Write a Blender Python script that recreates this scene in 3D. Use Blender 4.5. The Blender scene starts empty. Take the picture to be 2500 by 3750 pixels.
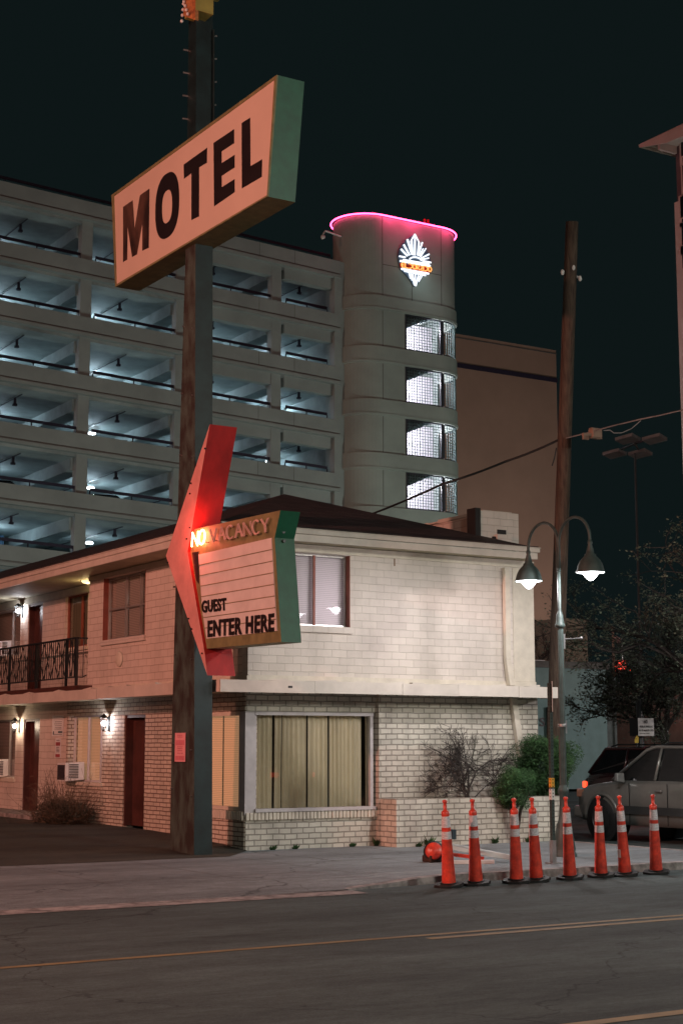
import bpy, math, random
from mathutils import Vector
R = math.radians
sc = bpy.context.scene
col = sc.collection
random.seed(7)

# ------------------------------------------------------------------ camera model
F = 5705.0; CX, CY = 1250.0, 1875.0
PITCH = math.atan(847/5705.0); HEAD = R(31.6); EYE = 1.7
fv = (math.sin(HEAD)*math.cos(PITCH), math.cos(HEAD)*math.cos(PITCH), math.sin(PITCH))
rv = (math.cos(HEAD), -math.sin(HEAD), 0)
uv = (-math.sin(HEAD)*math.sin(PITCH), -math.cos(HEAD)*math.sin(PITCH), math.cos(PITCH))
def ray(x, y):
    a = (x-CX)/F; b = (CY-y)/F
    return [fv[i]+a*rv[i]+b*uv[i] for i in range(3)]
def onz(x, y, z=0.0):
    d = ray(x, y); t = (z-EYE)/d[2]; return (t*d[0], t*d[1], z)
def onx(x, y, X):
    d = ray(x, y); t = X/d[0]; return (X, t*d[1], EYE+t*d[2])
def ony(x, y, Y):
    d = ray(x, y); t = Y/d[1]; return (t*d[0], Y, EYE+t*d[2])
def ond(x, y, D):
    d = ray(x, y); return (D*d[0], D*d[1], EYE+D*d[2])

cam = bpy.data.cameras.new("camera"); camo = bpy.data.objects.new("camera", cam); col.objects.link(camo)
cam.sensor_fit = 'VERTICAL'; cam.sensor_height = 36; cam.lens = 36*F/3750
cam.clip_start = 0.1; cam.clip_end = 3000
camo.location = (0, 0, EYE); camo.rotation_euler = (math.pi/2+PITCH, 0, -HEAD)
sc.camera = camo

# ------------------------------------------------------------------ mesh helpers
class MB:
    def __init__(s): s.v = []; s.f = []; s.m = []; s.mats = []; s.cur = 0; s.sm = []; s.smooth = False; s.xf = None
    def mat(s, m):
        if m not in s.mats: s.mats.append(m)
        s.cur = s.mats.index(m); return s
    def add(s, vs, fs):
        n = len(s.v)
        if s.xf: vs = [s.xf(*p) for p in vs]
        s.v += [tuple(p) for p in vs]
        for f in fs:
            s.f.append([n+i for i in f]); s.m.append(s.cur); s.sm.append(s.smooth)
        return s
    def quad(s, a, b, c, d): return s.add([a, b, c, d], [(0, 1, 2, 3)])
    def box(s, x0, x1, y0, y1, z0, z1):
        if x0 > x1: x0, x1 = x1, x0
        if y0 > y1: y0, y1 = y1, y0
        if z0 > z1: z0, z1 = z1, z0
        return s.add([(x0,y0,z0),(x1,y0,z0),(x1,y1,z0),(x0,y1,z0),(x0,y0,z1),(x1,y0,z1),(x1,y1,z1),(x0,y1,z1)],
                     [(0,3,2,1),(4,5,6,7),(0,1,5,4),(1,2,6,5),(2,3,7,6),(3,0,4,7)])
    def hexa(s, b, t):      # bottom 4, top 4
        return s.add(list(b)+list(t), [(0,3,2,1),(4,5,6,7),(0,1,5,4),(1,2,6,5),(2,3,7,6),(3,0,4,7)])
    def prism(s, poly, ax, a, b):   # poly of 2-d points extruded along axis between a and b
        n = len(poly)
        def P(p, t):
            return {'x': (t, p[0], p[1]), 'y': (p[0], t, p[1]), 'z': (p[0], p[1], t)}[ax]
        ar = sum(poly[i][0]*poly[(i+1)%n][1]-poly[(i+1)%n][0]*poly[i][1] for i in range(n))
        idx = list(range(n))
        if ar < 0: idx = idx[::-1]
        vs = [P(poly[i], a) for i in idx]+[P(poly[i], b) for i in idx]
        lo, hi = list(range(n)), list(range(n, 2*n))
        if (ax == 'y') == (b > a): fs = [lo, hi[::-1]]+[(i, i+n, (i+1)%n+n, (i+1)%n) for i in range(n)]
        else: fs = [lo[::-1], hi]+[(i, (i+1)%n, (i+1)%n+n, i+n) for i in range(n)]
        return s.add(vs, fs)
    def tube(s, pts, r, n=8, cap=True):
        pts = [Vector(p) for p in pts]; rs = r if isinstance(r, (list, tuple)) else [r]*len(pts)
        rings = []; prev = None
        for i, p in enumerate(pts):
            d = (pts[min(i+1, len(pts)-1)]-pts[max(i-1, 0)])
            if d.length < 1e-9: d = Vector((0, 0, 1))
            d.normalize()
            if prev is None:
                up = Vector((0, 0, 1)) if abs(d.z) < .9 else Vector((1, 0, 0)); u = d.cross(up).normalized()
            else:
                u = (prev-d*prev.dot(d))
                u = u.normalized() if u.length > 1e-6 else d.orthogonal().normalized()
            prev = u; w = d.cross(u)
            rings.append([p+(u*math.cos(2*math.pi*k/n)+w*math.sin(2*math.pi*k/n))*rs[i] for k in range(n)])
        vs = [q for ring in rings for q in ring]; fs = []
        for i in range(len(pts)-1):
            for k in range(n):
                a = i*n+k; b = i*n+(k+1)%n; fs.append((a, b, b+n, a+n))
        if cap: fs += [tuple(range(n))[::-1], tuple(range((len(pts)-1)*n, len(pts)*n))]
        return s.add(vs, fs)
    def lathe(s, prof, c=(0, 0, 0), n=24, cap=False):   # prof [(r,z)]
        vs = []; fs = []
        for r, z in prof:
            for k in range(n):
                a = 2*math.pi*k/n; vs.append((c[0]+r*math.cos(a), c[1]+r*math.sin(a), c[2]+z))
        for i in range(len(prof)-1):
            for k in range(n):
                a = i*n+k; b = i*n+(k+1)%n; fs.append((a, b, b+n, a+n))
        if cap: fs += [tuple(range(n))[::-1], tuple(range((len(prof)-1)*n, len(prof)*n))]
        return s.add(vs, fs)
    def ball(s, c, r, n=10, m=6, sq=(1, 1, 1)):
        prof = []
        vs = []; fs = []
        for i in range(m+1):
            t = math.pi*i/m-math.pi/2
            for k in range(n):
                a = 2*math.pi*k/n
                vs.append((c[0]+r*sq[0]*math.cos(t)*math.cos(a), c[1]+r*sq[1]*math.cos(t)*math.sin(a), c[2]+r*sq[2]*math.sin(t)))
        for i in range(m):
            for k in range(n):
                a = i*n+k; b = i*n+(k+1)%n; fs.append((a, b, b+n, a+n))
        return s.add(vs, fs)
    def build(s, name, m=None, parent=None, org=None, bevel=0, auto=False):
        if org is None and parent is None:
            xs = [p[0] for p in s.v]; ys = [p[1] for p in s.v]; zs = [p[2] for p in s.v]
            org = ((min(xs)+max(xs))/2, (min(ys)+max(ys))/2, min(zs))
        if parent is not None: org = (0, 0, 0)
        me = bpy.data.meshes.new(name)
        me.from_pydata([(p[0]-org[0], p[1]-org[1], p[2]-org[2]) for p in s.v], [], s.f)
        mats = s.mats if s.mats else [m]
        for q in mats: me.materials.append(q)
        for i, p in enumerate(me.polygons):
            if s.mats: p.material_index = s.m[i]
            p.use_smooth = s.sm[i]
        me.update()
        o = bpy.data.objects.new(name, me); col.objects.link(o)
        if parent is not None: o.parent = parent
        else: o.location = org
        if bevel:
            b = o.modifiers.new("bevel", 'BEVEL'); b.width = bevel; b.segments = 2; b.limit_method = 'ANGLE'; b.angle_limit = R(40)
        return o
    # parts are given in world coordinates when the thing's Empty sits at org
class WMB(MB):
    """mesh given in world coordinates, stored relative to its parent's origin"""
    def part(s, name, m, parent, bevel=0):
        org = Vector((0, 0, 0)); p = parent
        while p is not None: org = org+p.location; p = p.parent
        s.v = [(a[0]-org.x, a[1]-org.y, a[2]-org.z) for a in s.v]
        return s.build(name, m, parent, bevel=bevel)

def tag(o, label, cat, group=None, kind=None):
    if label: o['label'] = label
    if cat: o['category'] = cat
    if group: o['group'] = group
    if kind: o['kind'] = kind
    return o
def thing(name, loc, label, cat, group=None):
    o = bpy.data.objects.new(name, None); col.objects.link(o); o.location = loc; o.empty_display_size = .3
    return tag(o, label, cat, group)
def copy_tree(o, parent=None):
    c = o.copy(); col.objects.link(c)
    if parent is not None: c.parent = parent
    for ch in list(o.children): copy_tree(ch, c)
    return c

# ------------------------------------------------------------------ materials
def new_mat(name):
    m = bpy.data.materials.new(name); m.use_nodes = True
    nt = m.node_tree; b = nt.nodes['Principled BSDF']; return m, nt, b
def N(nt, t, **k):
    n = nt.nodes.new(t)
    for a, v in k.items(): setattr(n, a, v)
    return n
def pos(nt):
    return N(nt, 'ShaderNodeNewGeometry').outputs['Position']
def plain(name, c, rough=.6, metal=0, var=.15, scale=3., bump=0., bscale=40., spec=.5, c2=None, coat=0, stretch=None, thr=(.35, .65)):
    m, nt, b = new_mat(name)
    b.inputs['Roughness'].default_value = rough; b.inputs['Metallic'].default_value = metal
    b.inputs['Specular IOR Level'].default_value = spec; b.inputs['Coat Weight'].default_value = coat
    vec = pos(nt)
    if stretch:
        mp = N(nt, 'ShaderNodeMapping'); mp.inputs['Scale'].default_value = stretch; nt.links.new(vec, mp.inputs[0]); vec = mp.outputs[0]
    no = N(nt, 'ShaderNodeTexNoise'); no.inputs['Scale'].default_value = scale; no.inputs['Detail'].default_value = 6; no.inputs['Roughness'].default_value = .6
    nt.links.new(vec, no.inputs['Vector'])
    mr = N(nt, 'ShaderNodeMapRange'); mr.inputs[1].default_value = thr[0]; mr.inputs[2].default_value = thr[1]; nt.links.new(no.outputs[0], mr.inputs[0])
    mx = N(nt, 'ShaderNodeMix', data_type='RGBA')
    cc = c2 if c2 else tuple(x*(1-var*2) for x in c); c1 = c if c2 else tuple(min(1, x*(1+var*.4)) for x in c)
    mx.inputs[6].default_value = (*cc, 1); mx.inputs[7].default_value = (*c1, 1)
    nt.links.new(mr.outputs[0], mx.inputs[0]); nt.links.new(mx.outputs[2], b.inputs['Base Color'])
    if bump:
        n2 = N(nt, 'ShaderNodeTexNoise'); n2.inputs['Scale'].default_value = bscale; n2.inputs['Detail'].default_value = 5
        nt.links.new(vec, n2.inputs['Vector'])
        bp = N(nt, 'ShaderNodeBump'); bp.inputs['Strength'].default_value = bump; bp.inputs['Distance'].default_value = .02
        nt.links.new(n2.outputs[0], bp.inputs['Height']); nt.links.new(bp.outputs[0], b.inputs['Normal'])
    return m
def emis(name, c, s, base=(.02, .02, .02)):
    m, nt, b = new_mat(name)
    b.inputs['Base Color'].default_value = (*base, 1)
    b.inputs['Emission Color'].default_value = (*c, 1); b.inputs['Emission Strength'].default_value = s
    return m
def brick(name, c, mortar, bw, bh, mort, bump=.6, var=.12, stain=.35, smooth=.1, zoff=0, wob=.01):
    m, nt, b = new_mat(name); b.inputs['Roughness'].default_value = .75; b.inputs['Specular IOR Level'].default_value = .3
    p = pos(nt); sp = N(nt, 'ShaderNodeSeparateXYZ'); nt.links.new(p, sp.inputs[0])
    ad = N(nt, 'ShaderNodeMath', operation='ADD'); nt.links.new(sp.outputs[0], ad.inputs[0]); nt.links.new(sp.outputs[1], ad.inputs[1])
    az = N(nt, 'ShaderNodeMath', operation='ADD'); nt.links.new(sp.outputs[2], az.inputs[0]); az.inputs[1].default_value = zoff
    cb = N(nt, 'ShaderNodeCombineXYZ'); nt.links.new(ad.outputs[0], cb.inputs[0]); nt.links.new(az.outputs[0], cb.inputs[1])
    wn = N(nt, 'ShaderNodeTexNoise'); wn.inputs['Scale'].default_value = 4.5; wn.inputs['Detail'].default_value = 4; nt.links.new(cb.outputs[0], wn.inputs['Vector'])
    vm = N(nt, 'ShaderNodeVectorMath', operation='MULTIPLY_ADD'); nt.links.new(wn.outputs['Color'], vm.inputs[0]); vm.inputs[1].default_value = (wob*2, wob*2, 0)
    nt.links.new(cb.outputs[0], vm.inputs[2])
    bt = N(nt, 'ShaderNodeTexBrick'); bt.inputs['Scale'].default_value = 1; bt.inputs['Brick Width'].default_value = bw
    bt.inputs['Row Height'].default_value = bh; bt.inputs['Mortar Size'].default_value = mort; bt.inputs['Mortar Smooth'].default_value = smooth
    bt.inputs['Bias'].default_value = -.2
    bt.inputs['Color1'].default_value = (*[min(1, x*(1+var*.5)) for x in c], 1); bt.inputs['Color2'].default_value = (*[x*(1-var) for x in c], 1)
    bt.inputs['Mortar'].default_value = (*mortar, 1); nt.links.new(vm.outputs[0], bt.inputs['Vector'])
    s1 = N(nt, 'ShaderNodeTexNoise'); s1.inputs['Scale'].default_value = 1.3; s1.inputs['Detail'].default_value = 8; s1.inputs['Roughness'].default_value = .65
    mp = N(nt, 'ShaderNodeMapping'); mp.inputs['Scale'].default_value = (1, 1, .45); nt.links.new(p, mp.inputs[0]); nt.links.new(mp.outputs[0], s1.inputs['Vector'])
    mr = N(nt, 'ShaderNodeMapRange'); mr.inputs[1].default_value = .45; mr.inputs[2].default_value = .72; mr.inputs[3].default_value = 1; mr.inputs[4].default_value = 1-stain
    nt.links.new(s1.outputs[0], mr.inputs[0])
    mu = N(nt, 'ShaderNodeMix', data_type='RGBA', blend_type='MULTIPLY'); mu.inputs[0].default_value = 1
    nt.links.new(bt.outputs['Color'], mu.inputs[6]); nt.links.new(mr.outputs[0], mu.inputs[7]); nt.links.new(mu.outputs[2], b.inputs['Base Color'])
    fi = N(nt, 'ShaderNodeTexNoise'); fi.inputs['Scale'].default_value = 26; fi.inputs['Detail'].default_value = 4; nt.links.new(p, fi.inputs['Vector'])
    sb = N(nt, 'ShaderNodeMath', operation='MULTIPLY_ADD'); nt.links.new(fi.outputs[0], sb.inputs[0]); sb.inputs[1].default_value = .35
    iv = N(nt, 'ShaderNodeMath', operation='SUBTRACT'); iv.inputs[0].default_value = 1; nt.links.new(bt.outputs['Fac'], iv.inputs[1]); nt.links.new(iv.outputs[0], sb.inputs[2])
    bp = N(nt, 'ShaderNodeBump'); bp.inputs['Strength'].default_value = bump; bp.inputs['Distance'].default_value = .012
    nt.links.new(sb.outputs[0], bp.inputs['Height']); nt.links.new(bp.outputs[0], b.inputs['Normal'])
    return m
def glass(name, tint=(.90, .90, .88), refl=1.0, rough=.0):
    m = bpy.data.materials.new(name); m.use_nodes = True; nt = m.node_tree; nt.nodes.clear()
    out = N(nt, 'ShaderNodeOutputMaterial'); mx = N(nt, 'ShaderNodeMixShader'); tr = N(nt, 'ShaderNodeBsdfTransparent'); gl = N(nt, 'ShaderNodeBsdfGlossy')
    tr.inputs[0].default_value = (*tint, 1); gl.inputs['Roughness'].default_value = rough; gl.inputs[0].default_value = (refl, refl, refl, 1)
    fr = N(nt, 'ShaderNodeFresnel'); fr.inputs[0].default_value = 1.55
    nt.links.new(fr.outputs[0], mx.inputs[0]); nt.links.new(tr.outputs[0], mx.inputs[1]); nt.links.new(gl.outputs[0], mx.inputs[2]); nt.links.new(mx.outputs[0], out.inputs[0])
    return m
def blind(name, c, pitch=.03, axis=2, depth=.35, rough=.7):
    m, nt, b = new_mat(name); b.inputs['Roughness'].default_value = rough
    p = pos(nt); sp = N(nt, 'ShaderNodeSeparateXYZ'); nt.links.new(p, sp.inputs[0])
    mu = N(nt, 'ShaderNodeMath', operation='MULTIPLY'); nt.links.new(sp.outputs[axis], mu.inputs[0]); mu.inputs[1].default_value = 2*math.pi/pitch
    sn = N(nt, 'ShaderNodeMath', operation='SINE'); nt.links.new(mu.outputs[0], sn.inputs[0])
    mr = N(nt, 'ShaderNodeMapRange'); mr.inputs[1].default_value = -1; mr.inputs[2].default_value = 0; nt.links.new(sn.outputs[0], mr.inputs[0])
    mx = N(nt, 'ShaderNodeMix', data_type='RGBA'); mx.inputs[6].default_value = (*[x*(1-depth) for x in c], 1); mx.inputs[7].default_value = (*c, 1)
    nt.links.new(mr.outputs[0], mx.inputs[0]); nt.links.new(mx.outputs[2], b.inputs['Base Color'])
    return m

CREAM = (.70, .66, .54)
M = {}
M['brick_front'] = brick('painted_brick_front', (.66, .62, .53), (.34, .31, .26), .225, .0895, .011, bump=.9, stain=.45, smooth=.25, wob=.012, zoff=.012)
M['brick_wing'] = brick('painted_brick_wing', (.66, .60, .50), (.24, .17, .13), .27, .0745, .010, bump=1.0, stain=.3, smooth=.3, wob=.01)
M['block'] = brick('painted_block', (.68, .62, .555), (.56, .51, .45), .30, .1275, .006, bump=.6, var=.07, stain=.17, smooth=.6, zoff=.05, wob=.012)
M['block_wing'] = brick('painted_block_wing', (.68, .60, .53), (.46, .37, .31), .36, .132, .007, bump=.6, var=.06, stain=.2, smooth=.6, zoff=.05, wob=.012)
M['trim'] = plain('cream_painted_trim', (.70, .64, .53), .55, var=.06, scale=5, bump=.1)
M['fascia'] = plain('cream_sheet_metal', (.68, .62, .54), .5, var=.08, scale=2, bump=.05, bscale=8)
M['soffit'] = plain('painted_soffit', (.46, .42, .30), .7, var=.1, scale=3)
M['shingle'] = brick('roof_shingles', (.060, .042, .040), (.025, .018, .018), .33, .05, .006, bump=1, var=.45, stain=.4, wob=.01)
M['brown'] = plain('brown_paint', (.10, .035, .028), .5, var=.2)
M['redbrown'] = plain('red_brown_reveal', (.30, .085, .055), .6, var=.15)
M['alu'] = plain('window_aluminium', (.55, .53, .50), .35, .6, var=.1)
M['whiteframe'] = plain('white_window_trim', (.56, .52, .52), .5, var=.08, scale=6)
M['glass'] = glass('window_glass')
M['blind_white'] = blind('white_slat_blind', (.86, .78, .86), .032, 2, .25)
M['blind_grey'] = blind('grey_slat_blind', (.42, .38, .34), .032, 2, .5)
M['drape'] = plain('cream_drape', (.88, .78, .60), .85, var=.12, scale=.9, stretch=(3, 3, .4))
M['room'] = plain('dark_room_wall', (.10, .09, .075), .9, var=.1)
M['asphalt'] = None
M['green'] = plain('green_sign_paint', (.008, .115, .055), .45, var=.12, scale=5, bump=.05)
M['olive'] = plain('olive_sign_frame', (.24, .22, .10), .55, var=.15, scale=6)
M['salmonface'] = plain('aged_plastic_sign_face', (.76, .58, .47), .28, var=.03, scale=1.0, bump=.02, bscale=3)
M['blackletter'] = plain('black_vinyl_letter', (.022, .015, .016), .35, var=.1)
M['wornletter'] = plain('worn_brown_letter', (.030, .018, .016), .4, scale=1.2, c2=(.16, .085, .06), stretch=(1, 1, .5), thr=(.40, .58))  # brown patches: wear plus a reflection painted into the letter
M['panel'] = plain('white_marquee_panel', (.80, .72, .68), .25, var=.06, scale=2.5)
M['redarrow'] = plain('red_sign_paint', (.46, .020, .020), .42, var=.18, scale=3.5, bump=.06, stretch=(1, 1, .4))
M['pinkarrow'] = plain('faded_coral_paint', (.74, .33, .30), .5, var=.08, scale=4)
M['polepaint'] = plain('weathered_green_pole', (.075, .105, .090), .55, var=.1, scale=2.6, bump=.2, c2=(.036, .030, .026), thr=(.40, .62), stretch=(2, 2, .9))
M['poledark'] = plain('dark_teal_pole', (.008, .024, .026), .5, var=.3, scale=3.0, bump=.08)  # shade put into the colour, for the pole's right faces and dim top
M['conc'] = plain('garage_concrete', (.30, .345, .335), .8, var=.08, scale=.5, bump=.1, bscale=6)
M['conc2'] = plain('tower_concrete', (.33, .39, .36), .8, var=.08, scale=.4, bump=.1, bscale=6)
M['seam'] = plain('concrete_joint', (.13, .13, .12), .9)
M['deck'] = plain('garage_ceiling', (.30, .36, .36), .8, var=.22, scale=.35)
M['navy'] = plain('navy_rail', (.030, .026, .050), .5, var=.1)
M['steel'] = plain('galvanised_steel', (.50, .50, .50), .35, .8, var=.15)
M['lampgreen'] = plain('green_lamp_post_paint', (.055, .085, .080), .5, var=.15, scale=8, spec=.4)
M['wood'] = plain('weathered_wood', (.12, .085, .06), .85, var=.3, scale=4, bump=.8, bscale=14, stretch=(6, 6, .35), c2=(.05, .03, .022))
M['black'] = plain('black_rubber', (.018, .018, .019), .6, var=.3)
M['orange'] = plain('orange_cone_plastic', (.92, .085, .045), .33, var=.16, scale=9, bump=.04, c2=(.50, .045, .03), spec=.6)
M['reflect'] = plain('white_retroreflective_band', (.82, .80, .84), .35, var=.18, scale=30, stretch=(1, 1, 3))
M['iron'] = plain('black_wrought_iron', (.020, .024, .026), .4, var=.2)
M['leaf'] = plain('juniper_leaf', (.045, .125, .035), .7, var=.35, scale=5)
M['leaf2'] = plain('tree_leaf', (.17, .20, .14), .7, var=.35, scale=2)
M['bark'] = plain('dark_bark', (.060, .048, .042), .9, var=.3, scale=12)
M['twig'] = plain('dry_twig', (.17, .115, .075), .9, var=.3, scale=5)
M['white'] = plain('white_paint', (.78, .76, .74), .5, var=.06)
M['wire'] = plain('black_cable', (.02, .02, .02), .6)

# ------------------------------------------------------------------ ground
def asphalt(name, c, cracks=True, mott=.35, patch=None):
    m, nt, b = new_mat(name); b.inputs['Roughness'].default_value = .85; b.inputs['Specular IOR Level'].default_value = .35
    p = pos(nt)
    n1 = N(nt, 'ShaderNodeTexNoise'); n1.inputs['Scale'].default_value = 55; n1.inputs['Detail'].default_value = 8; n1.inputs['Roughness'].default_value = .8; nt.links.new(p, n1.inputs['Vector'])
    mp = N(nt, 'ShaderNodeMapping'); mp.inputs['Scale'].default_value = (.25, 1, 1); nt.links.new(p, mp.inputs[0])
    n2 = N(nt, 'ShaderNodeTexNoise'); n2.inputs['Scale'].default_value = .8; n2.inputs['Detail'].default_value = 7; n2.inputs['Roughness'].default_value = .6; nt.links.new(mp.outputs[0], n2.inputs['Vector'])
    r1 = N(nt, 'ShaderNodeMapRange'); r1.inputs[1].default_value = .3; r1.inputs[2].default_value = .7; r1.inputs[3].default_value = .55; r1.inputs[4].default_value = 1.5; nt.links.new(n1.outputs[0], r1.inputs[0])
    r2 = N(nt, 'ShaderNodeMapRange'); r2.inputs[1].default_value = .3; r2.inputs[2].default_value = .7; r2.inputs[3].default_value = 1-mott; r2.inputs[4].default_value = 1+mott; nt.links.new(n2.outputs[0], r2.inputs[0])
    mu = N(nt, 'ShaderNodeMath', operation='MULTIPLY'); nt.links.new(r1.outputs[0], mu.inputs[0]); nt.links.new(r2.outputs[0], mu.inputs[1])
    last = mu.outputs[0]
    mp3 = N(nt, 'ShaderNodeMapping'); mp3.inputs['Scale'].default_value = (.5, 1.6, 1); nt.links.new(p, mp3.inputs[0])
    n3 = N(nt, 'ShaderNodeTexNoise'); n3.inputs['Scale'].default_value = 5.5; n3.inputs['Detail'].default_value = 9; n3.inputs['Roughness'].default_value = .85; nt.links.new(mp3.outputs[0], n3.inputs['Vector'])
    r4 = N(nt, 'ShaderNodeMapRange'); r4.inputs[1].default_value = .32; r4.inputs[2].default_value = .68; r4.inputs[3].default_value = .62; r4.inputs[4].default_value = 1.38; nt.links.new(n3.outputs[0], r4.inputs[0])
    m4_ = N(nt, 'ShaderNodeMath', operation='MULTIPLY'); nt.links.new(last, m4_.inputs[0]); nt.links.new(r4.outputs[0], m4_.inputs[1])
    mp5 = N(nt, 'ShaderNodeMapping'); mp5.inputs['Scale'].default_value = (.03, .8, 1); nt.links.new(p, mp5.inputs[0])
    n5 = N(nt, 'ShaderNodeTexNoise'); n5.inputs['Scale'].default_value = 1.0; n5.inputs['Detail'].default_value = 3; nt.links.new(mp5.outputs[0], n5.inputs['Vector'])
    r5 = N(nt, 'ShaderNodeMapRange'); r5.inputs[1].default_value = .35; r5.inputs[2].default_value = .65; r5.inputs[3].default_value = .80; r5.inputs[4].default_value = 1.2; nt.links.new(n5.outputs[0], r5.inputs[0])
    m5_ = N(nt, 'ShaderNodeMath', operation='MULTIPLY'); nt.links.new(m4_.outputs[0], m5_.inputs[0]); nt.links.new(r5.outputs[0], m5_.inputs[1]); last = m5_.outputs[0]
    if cracks:
        wn = N(nt, 'ShaderNodeTexNoise'); wn.inputs['Scale'].default_value = 1.2; wn.inputs['Detail'].default_value = 6; nt.links.new(p, wn.inputs['Vector'])
        va = N(nt, 'ShaderNodeVectorMath', operation='MULTIPLY_ADD'); nt.links.new(wn.outputs['Color'], va.inputs[0]); va.inputs[1].default_value = (1.3, 1.3, 0); nt.links.new(p, va.inputs[2])
        vo = N(nt, 'ShaderNodeTexVoronoi', feature='DISTANCE_TO_EDGE'); vo.inputs['Scale'].default_value = .15; nt.links.new(va.outputs[0], vo.inputs['Vector'])
        r3 = N(nt, 'ShaderNodeMapRange'); r3.inputs[1].default_value = .0004; r3.inputs[2].default_value = .0028; r3.inputs[3].default_value = .5; r3.inputs[4].default_value = 1; nt.links.new(vo.outputs['Distance'], r3.inputs[0])
        m3 = N(nt, 'ShaderNodeMath', operation='MULTIPLY'); nt.links.new(last, m3.inputs[0]); nt.links.new(r3.outputs[0], m3.inputs[1]); last = m3.outputs[0]
    mx = N(nt, 'ShaderNodeMix', data_type='RGBA', blend_type='MULTIPLY'); mx.inputs[0].default_value = 1; mx.inputs[6].default_value = (*c, 1)
    nt.links.new(last, mx.inputs[7]); nt.links.new(mx.outputs[2], b.inputs['Base Color'])
    bp = N(nt, 'ShaderNodeBump'); bp.inputs['Strength'].default_value = .7; bp.inputs['Distance'].default_value = .012
    nt.links.new(n1.outputs[0], bp.inputs['Height']); nt.links.new(bp.outputs[0], b.inputs['Normal'])
    return m
M['asphalt'] = asphalt('road_asphalt', (.066, .094, .094), mott=.5)
M['sidewalk'] = asphalt('sidewalk_concrete', (.195, .225, .235), cracks=True, mott=.3)
M['lot'] = asphalt('lot_asphalt', (.045, .043, .034), cracks=True, mott=.55)
M['kerb'] = plain('kerb_concrete', (.36, .34, .33), .85, var=.3, scale=6, bump=.4, bscale=25)
M['yellow'] = plain('worn_yellow_paint', (.27, .21, .10), .7, var=.2, scale=3, c2=(.16, .12, .06), thr=(.3, .55))
CURB = 17.0
def sheet(name, pts_rows, m, label=None):
    b = MB(); n = len(pts_rows[0])
    vs = [p for r in pts_rows for p in r]; fs = []
    for i in range(len(pts_rows)-1):
        for k in range(n-1):
            a = i*n+k; fs.append((a, a+1, a+1+n, a+n))
    b.add(vs, fs); o = b.build(name, m, org=(0, 0, 0)); o['kind'] = 'structure'; return o
b = MB(); b.quad((-400, -300, -.1), (600, -300, -.1), (600, 800, -.1), (-400, 800, -.1)); o = b.build('ground', M['asphalt'], org=(0, 0, -.1)); o['kind'] = 'structure'
o['label'] = 'dark asphalt road and ground'
# sidewalk with driveway apron: kerb edge in plan (X -> Y of kerb, height there)
ks = [(-60, 16.65, -.088), (5, 16.65, -.088), (9, 16.68, -.088), (10.4, 16.75, -.085), (11.0, 16.86, -.06), (11.6, 16.95, -.02), (12.2, CURB, .0), (14, CURB, 0), (16.2, CURB, 0)]
arc = [(16.2+1.9*math.sin(a), CURB+1.9*(1-math.cos(a)), 0) for a in [R(15*i) for i in range(1, 7)]]
ks += arc+[(18.1, 24, 0), (18.1, 60, 0)]
front = [(x, y, z) for x, y, z in ks[:9]]
rows = [[(x, y, z) for x, y, z in front], [(x, 17.35, max(z, -.045) if z < -.05 else z) for x, y, z in front], [(x, 18.2, 0) for x, y, z in front], [(x, 21.45, 0) for x, y, z in front]]
sheet('sidewalk', rows, M['sidewalk'])
b = MB(); poly = [(16.2, 21.45), (16.2, CURB)]+[(x, y) for x, y, z in arc]+[(18.1, 60), (16.2, 60)]
b.add([(x, y, 0) for x, y in poly], [list(range(len(poly)))[::-1]] if False else [list(range(len(poly)))]); o = b.build('corner_sidewalk', M['sidewalk'], org=(0, 0, 0)); o['kind'] = 'structure'
b = MB(); b.quad((10.2, 21.45, 0), (16.2, 21.45, 0), (16.2, 23.2, 0), (10.2, 23.2, 0)); o = b.build('sidewalk_strip', M['sidewalk'], org=(0, 0, 0)); o['kind'] = 'structure'
# kerb: a real stone edge following the raised part, with joints
b = MB()
kk = [k for k in ks if k[0] >= 10.4]
dense = []
for i in range(len(kk)-1):
    a, c = kk[i], kk[i+1]; L = math.dist(a[:2], c[:2]); n = max(1, int(L/.3)) if L < 20 else 1
    for j in range(n): t = j/n; dense.append(tuple(a[q]+(c[q]-a[q])*t for q in range(3)))
dense.append(kk[-1])
nx = []
for i, p in enumerate(dense):
    a = dense[max(i-1, 0)]; c = dense[min(i+1, len(dense)-1)]; dx, dy = c[0]-a[0], c[1]-a[1]; L = math.hypot(dx, dy); nx.append((-dy/L, dx/L))
vs = []; fs = []
for (x, y, z), (n0, n1) in zip(dense, nx):
    j = random.uniform(-.006, .006)
    vs += [(x-n0*.012, y-n1*.012, -.11), (x+j, y+j, z+.004), (x+n0*.16, y+n1*.16, z+.006), (x+n0*.16, y+n1*.16, -.11)]
for i in range(len(dense)-1):
    for k in range(3): a = i*4+k; fs.append((a, a+4, a+5, a+1))
b.add(vs, fs); o = b.build('kerb', M['kerb'], org=(0, 0, 0)); o['kind'] = 'structure'
# gutter strip in front of the driveway apron
b = MB(); b.quad((-60, 16.28, -.094), (10.4, 16.28, -.094), (10.4, 16.66, -.086), (-60, 16.66, -.086)); o = b.build('gutter', M['kerb'], org=(0, 0, 0)); o['kind'] = 'structure'
random.seed(12)
for k, x in enumerate([-6.2, -3.1, .4, 3.2, 6.1, 7.8, 9.5, 11.2, 12.9, 14.6, 16.1]):
    b = MB(); b.quad((x, 17.4, .003), (x+.014, 17.4, .003), (x+.014, 21.4, .004), (x, 21.4, .004)); o = b.build('pavement_joint', M['seam'], org=(0, 0, 0)); o['kind'] = 'structure'
for y in (18.35, 19.9):
    b = MB(); b.quad((-20, y, .004), (16.2, y, .004), (16.2, y+.014, .004), (-20, y+.014, .004)); o = b.build('pavement_joint', M['seam'], org=(0, 0, 0)); o['kind'] = 'structure'
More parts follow.
